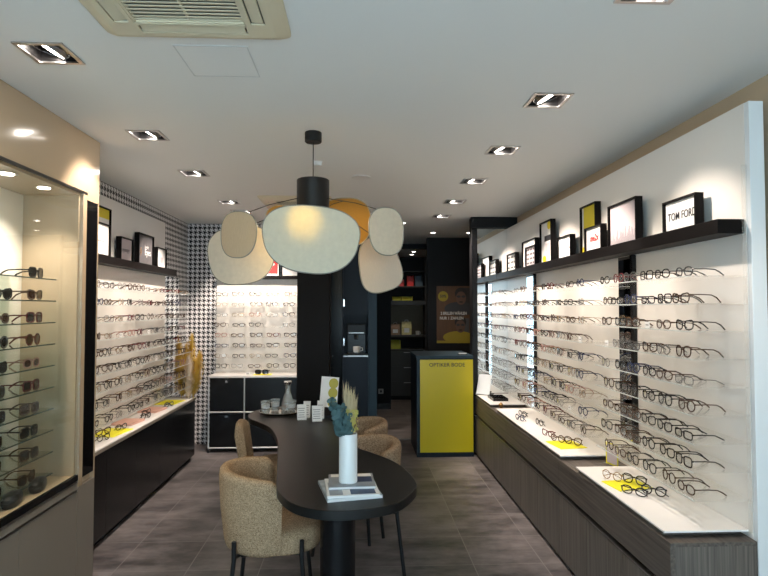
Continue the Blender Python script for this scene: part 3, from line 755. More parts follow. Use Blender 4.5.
def art_white(r,t,w,h,iy,a,bw):
    r(0,1,0,1,'paper'); r(.3,.7,.25,.55,'pinkish','printed_block',.001)
def art_big(r,t,w,h,iy,a,bw):
    r(0,1,0,1,'paper'); r(0,1,.80,1,'yel_print','printed_band',.001); r(.2,1,0,.10,'yel_print','printed_band',.001)
    text('HEI','lettering',.07,MT['ink'],t,(.03,iy-.003,h*.6),ROT,bold=.002); r(.3,.85,.15,.48,'pinkish','printed_block',.001)
def art_eye(r,t,w,h,iy,a,bw):
    r(0,1,0,1,'pinkish'); text('eyespy','lettering',.05,MT['grey_print'],t,(0,iy-.003,h*.48),ROT,bold=.0005,sx=1.1)
def art_dark(r,t,w,h,iy,a,bw):
    r(0,1,0,1,'dark_print'); text('Eyes','lettering',.085,MT['paper'],t,(.06,iy-.003,h*.42),ROT); text('ϕ','lettering',.08,MT['orange_ink'],t,(-.11,iy-.003,h*.42),ROT); text('lovely','lettering',.04,MT['paper'],t,(.03,iy-.003,h*.60),ROT)
def art_ray(r,t,w,h,iy,a,bw):
    r(0,1,0,1,'paper'); r(0.0,.94,.12,1,'red_print','printed_block',.001); text('Ray-Ban','lettering',.042,MT['paper'],t,(-.005,iy-.004,h*.6),(R(90),R(-22),0),bold=.0012)
def art_wy(r,t,w,h,iy,a,bw):
    r(0,1,0,1,'paper')
    MB().add([(-a+bw,iy-.002,h*.62),(a-bw,iy-.002,h*.42),(a-bw,iy-.002,h*.62),(-a+bw,iy-.002,h*.86)],[[0,1,2,3]]).build('printed_stripe',MT['yel_print'],t,smooth=False)
GP = 'black framed pictures on the wall ledges'
for (ya, yb, zt, lab, art, xf) in [
 (2.607,2.899,2.143,'black landscape frame with a white brand card, nearest on the right ledge',art_tf,1.575),
 (3.183,3.552,2.238,'large black frame with pale grey hazy print on right ledge',art_city,1.575),
 (3.627,3.90,2.147,'small black frame with red lettering on right ledge',art_red,1.562),
 (3.816,4.086,2.326,'tall black frame with yellow print behind the red-lettered frame',art_yel,1.606),
 (4.195,4.484,2.153,'small black frame with pale print and grey line, right ledge',art_pale,1.575),
 (4.623,4.915,2.333,'tall black frame with white print and yellow corners, right ledge',art_tally,1.575),
 (5.015,5.313,2.165,'small black frame printed with four rows of glasses, right ledge',art_grid(4,3,'pinkish'),1.562),
 (5.143,5.567,2.243,'pale white print in black frame partly behind the glasses grid frame',art_white,1.606),
 (5.694,6.029,2.163,'small black grid print frame farthest along the right ledge',art_grid(3,3),1.575)]:
    pic(None, (xf, (ya+yb)/2, 1.981), yb-ya, zt-1.981, R(-90), lab, art, grp=GP)
for (ya, yb, zt, lab, art, xf) in [
 (4.20,4.611,2.375,'big black frame with yellow banded poster on left ledge',art_big,-1.945),
 (4.02,4.50,2.235,'black framed pale print in front of the yellow banded poster',art_pale,-1.90),
 (4.755,5.018,2.185,'small black frame with faint grey lettering on left ledge',art_eye,-1.925),
 (5.14,5.512,2.27,'black frame with charcoal print and white script on left ledge',art_dark,-1.925),
 (5.61,5.876,2.19,'small black frame with pale print farthest on left ledge',art_white,-1.925)]:
    pic(None, (xf, (ya+yb)/2, 1.991), yb-ya, zt-1.991, R(90), lab, art, grp=GP, dep=.042 if xf == -1.925 else .034)
pic(None, (-1.04,6.81,1.971), .23, .21, 0, 'red and white print frame on the back ledge, left of pair', art_ray, grp=GP)
pic(None, (-.77,6.81,1.971), .27, .21, 0, 'white print with yellow stripe on the back ledge beside the pillar', art_wy, grp=GP)

# ------------------------------------------------------------------ left tall glass showcase
sc_ = empty('glass_showcase', (-1.75, 2.3, 0), 'tall beige built-in glass showcase of sunglasses at the left edge', 'showcase')
def sb(*a): return rel(MB().box(*a), sc_)
FX = -1.56; YN = 1.1
sb(-1.90, FX, YN, 3.52, 2.262, 2.598).build('fascia', MT['lacquer'], sc_, smooth=False)
sb(FX-.02, FX+.0, 3.325, 3.368, .60, 2.262).build('pillar_trim', MT['lacquer'], sc_, smooth=False)
sb(FX-.016, FX-.002, 3.368, 3.508, .64, 2.222).build('dark_mirror_strip', MT['darkmirror'], sc_, smooth=False)
sb(FX-.02, FX, 3.368, 3.52, 2.222, 2.262).build('pillar_head', MT['lacquer'], sc_, smooth=False)
sb(FX-.02, FX, 3.508, 3.52, .60, 2.222).build('pillar_edge', MT['lacquer'], sc_, smooth=False)
sb(-2.01, FX-.02, 3.31, 3.52, 0, 2.262).build('side_wall', MT['wall_beige'], sc_, smooth=False)
sb(-2.01, -1.885, YN, 3.31, 0, 2.262).build('back_panel', MT['white_panel'], sc_, smooth=False)
sb(-1.885, FX-.012, YN, 3.31, 2.235, 2.262).build('top_panel', MT['lacquer'], sc_, smooth=False)
sb(-1.885, FX-.012, YN, 3.31, .60, .665).build('floor_panel', MT['lacquer'], sc_, smooth=False)
sb(FX-.012, FX-.004, YN, 3.312, .672, 2.258).build('glass_door', MT['showglass'], sc_, smooth=False)
sb(FX-.014, FX+.002, 3.312, 3.324, .66, 2.262).build('glass_edge_profile', MT['shelfglass'], sc_, smooth=False)
sb(FX-.014, FX+.003, YN, 3.312, .640, .672).build('bottom_rail', MT['black_gloss'], sc_, smooth=False)
sb(FX-.014, FX+.002, YN, 3.368, 2.250, 2.264).build('top_rail', MT['housing'], sc_, smooth=False)
sb(FX-.014, FX+.003, YN, 3.312, .628, .640).build('metal_sill', MT['brushed'], sc_, smooth=False)
sb(FX-.012, FX, YN, 3.312, .592, .628).build('apron', MT['lacquer_low'], sc_, smooth=False)
sb(-2.01, FX-.022, YN, 3.31, 0, .60).build('carcass', MT['lacquer_low'], sc_, smooth=False)
sb(FX-.02, FX, 3.316, 3.52, 0, .60).build('pillar_base', MT['lacquer_low'], sc_, smooth=False)
sb(FX-.016, FX+.004, YN, 3.312, .580, .584).build('handle_profile', MT['brushed'], sc_, smooth=False)
for i in range(4):
    a = 3.312-(i+1)*.55; sb(FX-.02, FX, a+.002, a+.548, .02, .578).build('door', MT['lacquer_low'], sc_, smooth=False)
for k in range(10):
    z = .716+.1155*k; sb(-1.883, -1.64, YN+.02, 3.20, z-.006, z).build('glass_shelf', MT['darkshelf'], sc_, smooth=False)
    sb(-1.6398, -1.638, YN+.02, 3.20, z-.0062, z-.0002).build('shelf_edge', MT['edge_green'], sc_, smooth=False)
for yy in (2.13, 2.446, 2.762, 3.078):
    m = MB(); m.lathe([(.030,-.001),(.042,-.002),(.044,-.006),(.030,-.006)], 20); r_ = rel(m.map(lambda p: p+Vector((-1.65,yy,2.236))), sc_).build('spot_ring', MT['chrome'], sc_)
    rel(MB().lathe([(.001,-.0085),(.030,-.0085),(.030,-.006),(.001,-.006)], 20).map(lambda p: p+Vector((-1.65,yy,2.236))), sc_).build('spot_lens', MT['led_small'], sc_)
    l = bpy.data.lights.new('showcase_light','SPOT'); l.energy = 24; l.spot_size = R(110); l.spot_blend = .8; l.color = (1.,.9,.76); l.shadow_soft_size = .03
    o = bpy.data.objects.new('showcase_light', l); COL.objects.link(o); o.parent = sc_; o.location = (-1.65+1.75, yy-2.3, 2.22); o.rotation_euler = (0,R(8),0)
G = 'sunglasses in the left showcase'
sun = [('square','black','sunlens'),('cat-eye','brown','sunlens_b'),('square','wine red','sunlens'),('round','wine red','sunlens_b'),('oval','pale pink','sunlens_b'),('square','wine red','sunlens'),('square','brown','sunlens_b'),('square','black','sunlens'),('square','dark tortoise','sunlens'),('cat-eye','dark tortoise','sunlens')]
sun2 = [None,('cat-eye','black','sunlens'),('oval','brown','sunlens_b'),('round','grey','sunlens'),('cat-eye','black','sunlens'),('square','black','sunlens'),('square','black','sunlens'),('square','dark tortoise','sunlens'),('cat-eye','black','sunlens'),('square','black','sunlens')]
for k in range(10):
    z = .716+.1155*(9-k)
    s, c, lm = sun[k]
    glasses((-1.662, 3.045+random.uniform(-.01,.01)-.004*k, z), R(90+random.uniform(-5,5)), s, c, True, f'{c} {s} sunglasses at the far end of {ordn(k)} showcase shelf', G, lm, 'sunglasses', 'sunglasses')
    if sun2[k]:
        s, c, lm = sun2[k]
        glasses((-1.662, 2.77-.006*k, z), R(90+random.uniform(-5,5)), s, c, True, f'{c} {s} sunglasses, second from far end on {ordn(k)} showcase shelf', G, lm, 'sunglasses', 'sunglasses')
def gcase(loc, rz, label):
    t = empty('glasses_case', loc, label, 'glasses case', 'dark glasses cases in the showcase', rz)
    m = MB(); n = 20; vs = []; fs = []; prof = [(0.85,0),(1,.35),(1,.5)]
    for (s_, h_) in prof:
        for k in range(n):
            a = 2*PI*k/n; vs.append((.035*s_*math.copysign(abs(math.cos(a))**.8, math.cos(a)), .082*s_*math.copysign(abs(math.sin(a))**.8, math.sin(a)), h_*.055))
    for i in range(2):
        for k in range(n): fs.append([i*n+k, i*n+(k+1)%n, (i+1)*n+(k+1)%n, (i+1)*n+k])
    fs.append(list(range(n))[::-1]); m.add(vs, fs); m.build('base', MT['black_metal'], t)
    m = MB(); vs = []; fs = []
    for (s_, h_) in [(1,.5),(.97,.75),(.8,.95),(.4,1.02),(.05,1.04)]:
        for k in range(n):
            a = 2*PI*k/n; vs.append((.035*s_*math.copysign(abs(math.cos(a))**.8, math.cos(a)), .082*s_*math.copysign(abs(math.sin(a))**.8, math.sin(a)), h_*.055+.001))
    for i in range(4):
        for k in range(n): fs.append([i*n+k, i*n+(k+1)%n, (i+1)*n+(k+1)%n, (i+1)*n+k])
    fs.append([4*n+k for k in range(n)]); m.add(vs, fs); m.build('lid', MT['black_matte'], t)
gcase((-1.645, 3.07, .666), R(14), 'dark oval glasses case on showcase floor, farther one')
gcase((-1.64, 2.84, .666), R(10), 'dark oval glasses case on showcase floor, nearer one')
t = empty('handbag', (-1.848, 2.84, 1.294), 'small black leather case standing on the fifth showcase shelf', 'case')
MB().box(-.03,.03,-.10,.10,0,.085).build('body', MT['black_matte'], t, bevel=.012)
MB().box(.030,.033,-.08,.08,.05,.056).build('flap_edge', MT['black_gloss'], t, smooth=False)

# ------------------------------------------------------------------ counter with yellow front, blue unit, poster
yc = empty('reception_counter', (.945, 6.55, 0), 'dark reception counter with large yellow front panel', 'counter')
def yb_(*a): return rel(MB().box(*a), yc)
yb_(.635, 1.25, 6.212, 6.90, 0, 1.055).build('body', MT['navy'], yc, smooth=False)
yb_(.628, 1.25, 6.20, 6.91, 1.055, 1.085).build('top', MT['navy_light'], yc, smooth=False, bevel=.002)
yb_(.635, .668, 6.20, 6.212, .05, 1.055).build('front_stile', MT['navy_light'], yc, smooth=False)
yb_(.635, 1.25, 6.20, 6.212, 0, .05).build('plinth', MT['navy'], yc, smooth=False)
pn = yb_(.669, 1.243, 6.196, 6.212, .051, 1.042).build('front_panel', MT['yellow'], yc, smooth=False)
text('OPTIKER BODE','lettering',.058,MT['ink'],yc,(.961-.945, 6.194-6.55, .985),ROT,bold=.0002,sx=.98)
t = empty('card_holder', (1.15, 6.30, 1.0855), 'small clear card holder with white cards on reception counter', 'card holder')
MB().box(-.05,.05,-.02,.03,0,.008).build('base', MT['black_gloss'], t, smooth=False)
MB().box(-.042,.042,-.012,.012,.008,.022).build('cards', MT['paper'], t, smooth=False)

bu = empty('tall_cabinet', (.03, 7.6, 0), 'tall dark blue cabinet with coffee machine niche behind the table', 'cabinet')
def bb(*a): return rel(MB().box(*a), bu)
bb(.132, .243, 7.40, 7.74, 0, 2.58).build('side_pillar', MT['navy_light'], bu, smooth=False)
bb(-.188, .130, 7.40, 7.42, 1.512, 2.58).build('upper_door', MT['navy'], bu, smooth=False)
bb(-.188, .130, 7.40, 7.42, .02, .972).build('lower_door', MT['navy'], bu, smooth=False)
bb(-.188, .130, 7.405, 7.74, .975, .990).build('niche_shelf', MT['brushed'], bu, smooth=False)
bb(-.188, .130, 7.70, 7.74, .99, 1.512).build('niche_back', MT['navy'], bu, smooth=False)
bb(-.20, -.189, 7.40, 7.74, 0, 2.58).build('side_panel', MT['navy'], bu, smooth=False)
bb(-.188, .130, 7.42, 7.74, 1.512, 1.53).build('niche_top', MT['navy'], bu, smooth=False)
for z in (1.12, 1.62): bb(-.186, -.172, 7.385, 7.40, z, z+.09).build('handle', MT['chrome'], bu, smooth=False)
tb = empty('tall_cabinet', (-.38, 7.6, 0), 'tall black cabinet with two drawer handles beside the pillar', 'cabinet')
m = rel(MB().box(-.555, -.204, 7.62, 7.74, 0, 2.58), tb).build('carcass', MT['black_gloss'], tb, smooth=False)
for (z0_, z1_) in ((.02,.86),(.865,1.01),(1.015,2.57)):
    d_ = rel(MB().box(-.553, -.206, 7.60, 7.62, z0_, z1_), tb).build('drawer', MT['black_gloss'], tb, smooth=False)
    if z1_ < 1.1: rel(MB().box(-.37, -.31, 7.58, 7.60, z1_-.045, z1_-.035), tb).build('handle', MT['chrome'], d_, smooth=False)
cm = empty('coffee_machine', (-.02, 7.55, .991), 'black coffee machine in the blue cabinet niche', 'coffee machine')
MB().box(-.12,.12,-.02,.13,0,.40).build('body', MT['black_gloss'], cm, bevel=.006)
MB().box(-.12,.12,-.13,-.02,.27,.40).build('head', MT['black_metal'], cm, bevel=.008)
MB().box(-.11,.11,-.13,-.02,0,.03).build('drip_tray', MT['black_metal'], cm, bevel=.003)
MB().box(-.10,.10,-.132,-.13,.285,.293).build('trim_bar', MT['brushed'], cm, smooth=False)
m = MB(); m.cyl((-.02,-.075,.27), (-.02,-.075,.20), .016, .012, 12); m.cyl((.01,-.075,.27), (.01,-.075,.20), .010, .008, 12); m.build('spout', MT['housing'], cm)
def cup(loc, label, r=.035, h=.06):
    t = empty('coffee_cup', loc, label, 'cup')
    MB().lathe([(r*.65,0),(r*.9,.01),(r,h*.6),(r*1.02,h),(r*.95,h),(r*.9,h*.6),(r*.6,.008)], 20).build('bowl', MT['cup'], t)
    MB().tube([(r*.9,0,h*.8),(r*1.5,0,h*.75),(r*1.6,0,h*.4),(r*.9,0,h*.25)], .005, 6).build('handle', MT['cup'], t)
cup((-.015, 7.475, 1.0215), 'white coffee cup under the coffee machine spout', .048, .082)

po = empty('poster', (1.358, 8.098, 1.105), 'brown advertising poster of two people in glasses on black wall', 'poster')
def pr(x0,x1,z0,z1,mt,nm,y0=-.006,y1=-.004): return MB().box(x0,x1,y0,y1,z0,z1).build(nm, mt, po, smooth=False)
brn = mat('poster_brown', (.085,.036,.012), .6, var=.35, vscale=3, stretch=(14,1,1))
skin = mat('poster_skin', (.10,.05,.032), .6); hair = mat('poster_hair', (.012,.009,.008), .6); coatm = mat('poster_coat', (.02,.017,.016), .6); pyel = mat('poster_yellow', (.30,.22,.01), .6); ptxt = mat('poster_text', (.50,.48,.45), .6)
pr(-.247,.247,0,.807,brn,'sheet',-.006,-.001)
pr(.10,.247,.40,.78,coatm,'printed_background',-.0065,-.006); pr(.13,.215,.14,.35,mat('poster_grey',(.06,.06,.065),.6),'printed_background',-.0066,-.006)
def face(cx, cz, s, sunny):
    blob(po, 'ink', cx-.02*s, cz-.16*s, .22*s, .10*s, -.0070, 'printed_shoulders') if not sunny else None
    if sunny:
        m = MB(); n=20; m.add([(cx-.03+.23*s*math.cos(2*PI*k/n), -.0070, cz-.17*s+.09*s*math.sin(2*PI*k/n)) for k in range(n)], [list(range(n))]); m.build('printed_jacket', pyel, po, smooth=False)
    def el(dx,dz,rx,rz_,y,mt,nm):
        n=20; MB().add([(cx+dx*s+rx*s*math.cos(2*PI*k/n), y, cz+dz*s+rz_*s*math.sin(2*PI*k/n)) for k in range(n)], [list(range(n))]).build(nm, mt, po, smooth=False)
    el(0,.055,.088,.085,-.0074,hair,'printed_hair'); el(0,-.01,.072,.095,-.0078,skin,'printed_face'); el(0,-.065,.03,.010,-.0082,hair,'printed_mouth')
    g_ = MT['ink']
    for sd_ in (-1,1): el(sd_*.034,.012,.028,.017,-.0084,g_,'printed_glasses')
face(.10, .645, 1.0, False); face(.09, .245, .95, True)
n = 24; MB().add([(-.155+.072*math.cos(2*PI*k/n), -.0080, .66+.072*math.sin(2*PI*k/n)) for k in range(n)], [list(range(n))]).build('printed_badge', pyel, po, smooth=False)
text('50%','lettering',.055,MT['ink'],po,(-.155,-.009,.66),ROT,bold=.001)
text('2 BRILLEN WÄHLEN','lettering',.056,ptxt,po,(-.005,-.009,.418),ROT,bold=.0020,sx=.74)
text('NUR 1 ZAHLEN','lettering',.054,ptxt,po,(-.035,-.009,.350),ROT,bold=.0020,sx=.90)
pr(-.247,.247,0,.035,pyel,'printed_band',-.0085,-.007)

sw = empty('wall_outlet', (.365, 9.168, .28), 'small grey socket low on the dark passage wall', 'socket')
MB().box(-.04,.04,-.010,0,-.04,.04).build('plate', mat('grey_plastic',(.35,.34,.33),.5), sw, smooth=False, bevel=.003)
MB().cyl((0,-.012,0),(0,-.010,0),.02,n=16).build('socket', MT['ink'], sw)

# back room shelving
bs = empty('shelving_unit', (.95, 10.2, 0), 'dark shelving unit with drawers in the room beyond the passage', 'shelving')
dk = mat('dark_cabinet', (.045,.043,.040), .5); dkb = mat('brown_niche', (.16,.12,.075), .6)
def bx_(*a): return rel(MB().box(*a), bs)
bx_(.53,.56,10.06,10.44,0,2.5).build('side_panel', dk, bs, smooth=False); bx_(1.18,1.21,10.06,10.44,0,2.5).build('side_panel', dk, bs, smooth=False)
bx_(.56,1.18,10.42,10.44,.07,2.5).build('back_panel', MT['black_paint'], bs, smooth=False)
bx_(.56,1.18,10.405,10.42,1.13,1.655).build('niche_back', dkb, bs, smooth=False)
for z, h_ in ((2.235,.014),(1.965,.018),(1.655,.075),(1.09,.035),(.86,.02)): bx_(.56,1.18,10.06,10.42,z,z+h_).build('shelf', dk, bs, smooth=False)
for k in range(3):
    d_ = bx_(.562,1.178,10.05,10.07,.07+k*.262,.326+k*.262).build('drawer', dk, bs, smooth=False)
    bx_(.80,.95,10.035,10.05,.295+k*.262,.303+k*.262).build('handle', MT['brushed'], d_, smooth=False)
bx_(.57,1.17,10.08,10.42,0,.07).build('plinth', MT['black_paint'], bs, smooth=False)
redm = mat('red_box', (.70,.03,.02), .4); bluem = mat('slate_box', (.10,.14,.18), .5); yb2 = mat('yellow_box', (.62,.55,.03), .5)
def openbox(loc, w, d, h, m_, label, name='storage_box', g=None, wall_=.008):
    t = empty(name, loc, label, 'box', g)
    MB().box(-w/2,w/2,-d/2,d/2,0,wall_).build('bottom', m_, t, smooth=False)
    q = MB(); q.box(-w/2,w/2,d/2-wall_,d/2,wall_,h); q.box(-w/2,-w/2+wall_,-d/2,d/2,wall_,h); q.box(w/2-wall_,w/2,-d/2,d/2,wall_,h); q.box(-w/2+wall_,w/2-wall_,-d/2,-d/2+wall_,wall_,h*.45)
    q.build('walls', m_, t, smooth=False)
openbox((.715,10.2,1.984), .19,.16,.12, redm, 'low red open box on the dark back room shelf, left')
openbox((.925,10.2,1.984), .11,.16,.19, redm, 'upright red open box in middle of the back room shelf')
openbox((1.08,10.2,1.984), .13,.16,.19, bluem, 'slate blue open box right of the red boxes on back shelf')
openbox((.685,10.2,1.731), .15,.18,.07, yb2, 'yellow low tray box on lower back room shelf, left', 'storage_tray')
openbox((.87,10.2,1.731), .18,.18,.07, yb2, 'yellow low tray box on lower back room shelf, right', 'storage_tray')
openbox((.665,10.2,.881), .17,.18,.15, yb2, 'yellow box in the open compartment above back room drawers')
for i, (x, m_, lab) in enumerate([(.66, mat('patterned_bag',(.35,.22,.15),.7,var=.6,vscale=40), 'brown patterned paper bag on back room worktop'), (.86, mat('cream_bag',(.70,.62,.30),.7,var=.4,vscale=25), 'cream yellow paper bag on back room worktop')]):
    t = empty('paper_bag', (x, 10.2, 1.126), lab, 'bag')
    q = MB(); w_ = .075+.01*i; h_ = .19+.04*i
    vs = [(-w_,-.05,0),(w_,-.05,0),(w_,.05,0),(-w_,.05,0),(-w_*1.02,-.045,h_*.6),(w_*1.02,-.045,h_*.6),(w_*1.02,.045,h_*.6),(-w_*1.02,.045,h_*.6),(-w_*.96,-.012,h_),(w_*.96,-.012,h_),(w_*.96,.012,h_),(-w_*.96,.012,h_)]
    q.add(vs, [[3,2,1,0],[0,1,5,4],[1,2,6,5],[2,3,7,6],[3,0,4,7],[4,5,9,8],[5,6,10,9],[6,7,11,10],[7,4,8,11],[8,9,10,11]]); q.build('body', m_, t, smooth=False)
    q = MB(); q.box(-.045,.045,-.0525,-.0505,h_*.18,h_*.52); q.build('label', MT['paper'], t, smooth=False)
    q = MB(); q.tube([(-.03,0,h_),(-.025,0,h_+.03),(.025,0,h_+.03),(.03,0,h_)], .004, 6); q.build('handle', MT['paper'], t)
t = empty('coffee_cup', (1.05, 10.15, 1.126), 'pale cup at the right on the back room worktop', 'cup')
MB().lathe([(.03,0),(.036,.07),(.033,.07),(.027,.006)], 16).build('bowl', MT['cup'], t); MB().tube([(.034,0,.055),(.055,0,.05),(.052,0,.02),(.031,0,.015)], .004, 6).build('handle', MT['cup'], t)

# ------------------------------------------------------------------ table
tp = empty('consultation_table', (-.25, 3.7, 0), 'long black organic shaped table in the middle of the shop', 'table')
ctl = [(-.069,2.446),(.07,2.475),(.18,2.545),(.262,2.70),(.285,2.83),(.252,3.06),(.18,3.26),(.08,3.42),(0,3.54),(-.07,3.80),(-.105,4.12),(-.08,4.42),(-.10,4.75),(-.22,5.00),(-.45,5.08),(-.66,5.04),(-.82,4.90),(-.875,4.70),(-.83,4.50),(-.74,4.36),(-.615,4.13),(-.515,3.75),(-.447,3.25),(-.395,2.85),(-.365,2.71),(-.295,2.565),(-.195,2.475)]
def catmull(P, k=5):
    o = []; n = len(P)
    for i in range(n):
        p0,p1,p2,p3 = [Vector(P[(i+j-1) % n]) for j in range(4)]
        for s_ in range(k):
            t = s_/k; o.append(.5*((2*p1)+(-p0+p2)*t+(2*p0-5*p1+4*p2-p3)*t*t+(-p0+3*p1-3*p2+p3)*t**3))
    return [(p.x, p.y) for p in o]
rel(MB().prism(catmull(ctl), .708, .750), tp).build('tabletop', MT['black_matte'], tp, bevel=.003, angle=40)
for (x, y_) in ((-.10,2.93),(-.45,4.55)):
    rel(MB().cyl((x,y_,.012),(x,y_,.708),.088,n=40), tp).build('leg', MT['black_gloss'], tp)
    rel(MB().lathe([(.33,0),(.335,.004),(.33,.010),(.10,.012)], 48, (x,y_+.04,0)), tp).build('base_plate', MT['black_metal'], tp)
# magazines
def mag(c, size, rz, z, h, cover, label, blocks=()):
    t = empty('magazine', (c[0],c[1],z), label, 'magazine', 'magazines under the vase', rz); w_, d_ = size
    MB().box(-w_/2+.002,w_/2-.001,-d_/2+.002,d_/2-.002,.0008,h-.0008).build('pages', MT['paper'], t, smooth=False)
    q = MB(); q.box(-w_/2,w_/2,-d_/2,d_/2,h-.0008,h); q.box(-w_/2,w_/2,-d_/2,d_/2,0,.0008); q.box(-w_/2,-w_/2+.001,-d_/2,d_/2,0,h)
    q.build('cover', cover, t, smooth=False)
    for (x0,x1,y0_,y1_,mm) in blocks: MB().box(x0*w_/2,x1*w_/2,y0_*d_/2,y1_*d_/2,h,h+.0003).build('printed_block', mm, t, smooth=False)
cv1 = mat('mag_pale', (.42,.46,.50), .35, var=.6, vscale=22); cv2 = mat('mag_grey', (.27,.29,.32), .3, var=.5, vscale=10); dblue = mat('deep_blue_print', (.03,.05,.12), .4)
mag((-.040,2.715), (.25,.29), R(12), .7505, .014, cv1, 'pale grey magazine at the bottom of the stack on table')
mag((-.030,2.70), (.235,.265), R(6), .765, .010, MT['paper'], 'white magazine with blue block, middle of table stack', [(-.1,.85,-.9,-.35,dblue),(-.9,-.4,-.9,.5,cv2)])
mag((-.030,2.755), (.215,.21), R(3), .7755, .011, cv2, 'grey magazine on top of the stack beneath the vase', [(.1,.9,-.3,.5,dblue),(-.9,.9,.55,.95,MT['paper'])])
vs_ = tag(MB().lathe([(.040,0),(.043,.004),(.043,.222),(.042,.226),(.039,.226),(.038,.02),(.001,.015)], 40, (0,0,0)).build('vase', MT['vase'], None, (-.045,2.725,.7868)), 'tall white cylindrical vase standing on the magazines', 'vase')
fl = empty('dried_bouquet', (-.045,2.725,.81), 'dried bouquet of blue-green eucalyptus and pale grass in vase', 'bouquet')
VT = .205
def stem_leaves(x, y_, top, bend):
    m = MB(); b = Vector((x*.4,y_*.4,0)); e = Vector((x+bend,y_,top)); md = Vector((x*.8,y_*.8,VT)); pts = [b, md, (md+e)/2+Vector((bend*.1,0,.01)), e]
    m.tube(pts, .0022, 5)
    for k in range(10):
        tt = k/9; p = md.lerp(e, tt); 
        for sd_ in (0, PI*.66, PI*1.33):
            a = sd_ + k*1.1 + random.uniform(-.4,.4); r_ = .019*(1-.35*tt)*random.uniform(.75,1.1)
            d = Vector((math.cos(a), math.sin(a), random.uniform(-.1,.6))).normalized(); c_ = p + d*r_*1.15
            nv = Vector((random.uniform(-1,1), random.uniform(-1.4,-.2), random.uniform(-.2,1))).normalized(); u = (d - nv*d.dot(nv)).normalized(); w_ = nv.cross(u)
            nn = 9; ring = [c_ + u*r_*math.cos(2*PI*q/nn) + w_*r_*.95*math.sin(2*PI*q/nn) for q in range(nn)]
            m.add(ring+[c_+Vector((0,0,-.003))], [[q,(q+1)%nn,nn] for q in range(nn)])
    return m
for (x,y_,tp_,bd_) in ((-.034,-.012,.355,-.040),(-.020,-.02,.33,-.012),(-.036,.0,.33,-.030),(-.008,-.026,.29,.004),(-.030,-.02,.29,-.030)): stem_leaves(x,y_,tp_,bd_).build('eucalyptus_stem', MT['green'], fl, smooth=False)
for (x,y_,L,lx) in ((.012,.0,.16,.06),(.018,.008,.12,.14),(.0,.012,.19,-.10),(.006,.0,.175,-.03)): plume(150, L*.85, .012, (x,y_,VT), (lx,0), .22).build('pampas_plume', MT['straw'], fl, smooth=False)
m = MB()
for k in range(150):
    a = random.uniform(0,2*PI); r_ = random.random()**.5; p = Vector((.016+.03*r_*math.cos(a), -.014+.018*r_*math.sin(a), VT+random.uniform(.01,.11)))
    m.box(p.x-.0024,p.x+.0024,p.y-.0024,p.y+.0024,p.z-.003,p.z+.003); 
    if k % 4 == 0: m.tube([(.005,0,VT-.02), p], .0008, 4)
o = m.build('yellow_seedheads', MT['yfluff'], fl, smooth=False); o['kind'] = 'stuff'

# tray with glasses and carafe
ty = tag(MB().lathe([(.150,0),(.165,.003),(.172,.016),(.168,.017),(.160,.007),(.001,.005)], 40).build('serving_tray', MT['plate'], None, (-.625,4.74,.7505)), 'round dark metal serving tray with glasses at far table end', 'tray')
def tumbler(x, y_, label):
    t = empty('drinking_glass', (x,y_,.7558), label, 'glass', 'drinking glasses on the round tray')
    MB().lathe([(.028,0),(.030,.004),(.038,.100),(.0365,.100),(.0285,.010),(.001,.008)], 24).build('tumbler', MT['water'], t)
    MB().lathe([(.0335,.045),(.0350,.075),(.0345,.075),(.0330,.045)], 24).build('printed_band', MT['paper'], t)
tumbler(-.74,4.68,'leftmost printed tumbler on the round metal tray'); tumbler(-.675,4.77,'middle printed tumbler just left of the carafe'); tumbler(-.535,4.69,'rightmost printed tumbler in front of the carafe')
ca = empty('carafe', (-.575,4.79,.7558), 'clear glass water carafe with steel stopper on round tray', 'carafe')
MB().lathe([(.050,0),(.056,.006),(.051,.06),(.033,.12),(.019,.165),(.021,.20),(.024,.215),(.0225,.215),(.017,.165),(.031,.12),(.048,.06),(.052,.010),(.001,.008)], 28).build('bottle', MT['water'], ca)
MB().lathe([(.020,.205),(.026,.218),(.034,.235),(.030,.243),(.006,.246)], 20).build('stopper', MT['chrome'], ca)
# leaflets and display
def leaflet(x, y_, rz, w_, h_, label):
    t = empty('leaflet_holder', (x,y_,.7505), label, 'leaflet holder', 'leaflet holders on the table', R(rz))
    m = MB(); m.obox((0,.0,h_/2+.002), (w_,.004,h_), Matrix.Rotation(R(-12), 3, 'X')); m.build('leaflet', MT['paper'], t, smooth=False)
    m = MB(); Rx = Matrix.Rotation(R(-12), 3, 'X')
    for k in range(5):
        q = Vector((-.004, -.0026, h_*(-.32+.14*k))); m.obox(Vector((0,0,h_/2+.002))+Rx@q, (w_*(.62 if k % 2 else .74),.0008,.0045), Rx)
    m.build('printed_lines', MT['grey_print'], t, smooth=False)
    m = MB(); m.box(-w_/2,w_/2,-.030,.030,0,.003); m.build('foot', MT['glass'], t, smooth=False)
leaflet(-.425,4.42,12,.070,.115,'white leaflet leftmost of four on table beside serving tray')
leaflet(-.395,4.51,-6,.055,.125,'white leaflet second from left, behind the leftmost one')
leaflet(-.305,4.36,10,.075,.115,'white leaflet holder in front of the tilted mirror stand')
leaflet(-.285,4.47,-5,.055,.135,'white leaflet behind the front holder near tilted mirror stand')
ph = empty('business_card_tray', (-.16,4.40,.7505), 'small black card tray with paper slips right of leaflets', 'card tray')
MB().box(-.045,.045,-.04,.04,0,.012).build('tray', MT['black_gloss'], ph, smooth=False, bevel=.002)
MB().box(-.030,.040,-.01,.03,.012,.075).build('block', MT['black_metal'], ph, smooth=False)
tm = empty('table_mirror', (-.215,4.56,.7505), 'tilted square table mirror showing yellow circles, behind the bouquet', 'mirror', None, R(-4))
RT2 = Matrix.Rotation(R(-6), 3, 'X') @ Matrix.Rotation(R(4), 3, 'Y'); TC = Vector((-.01,0,.190))
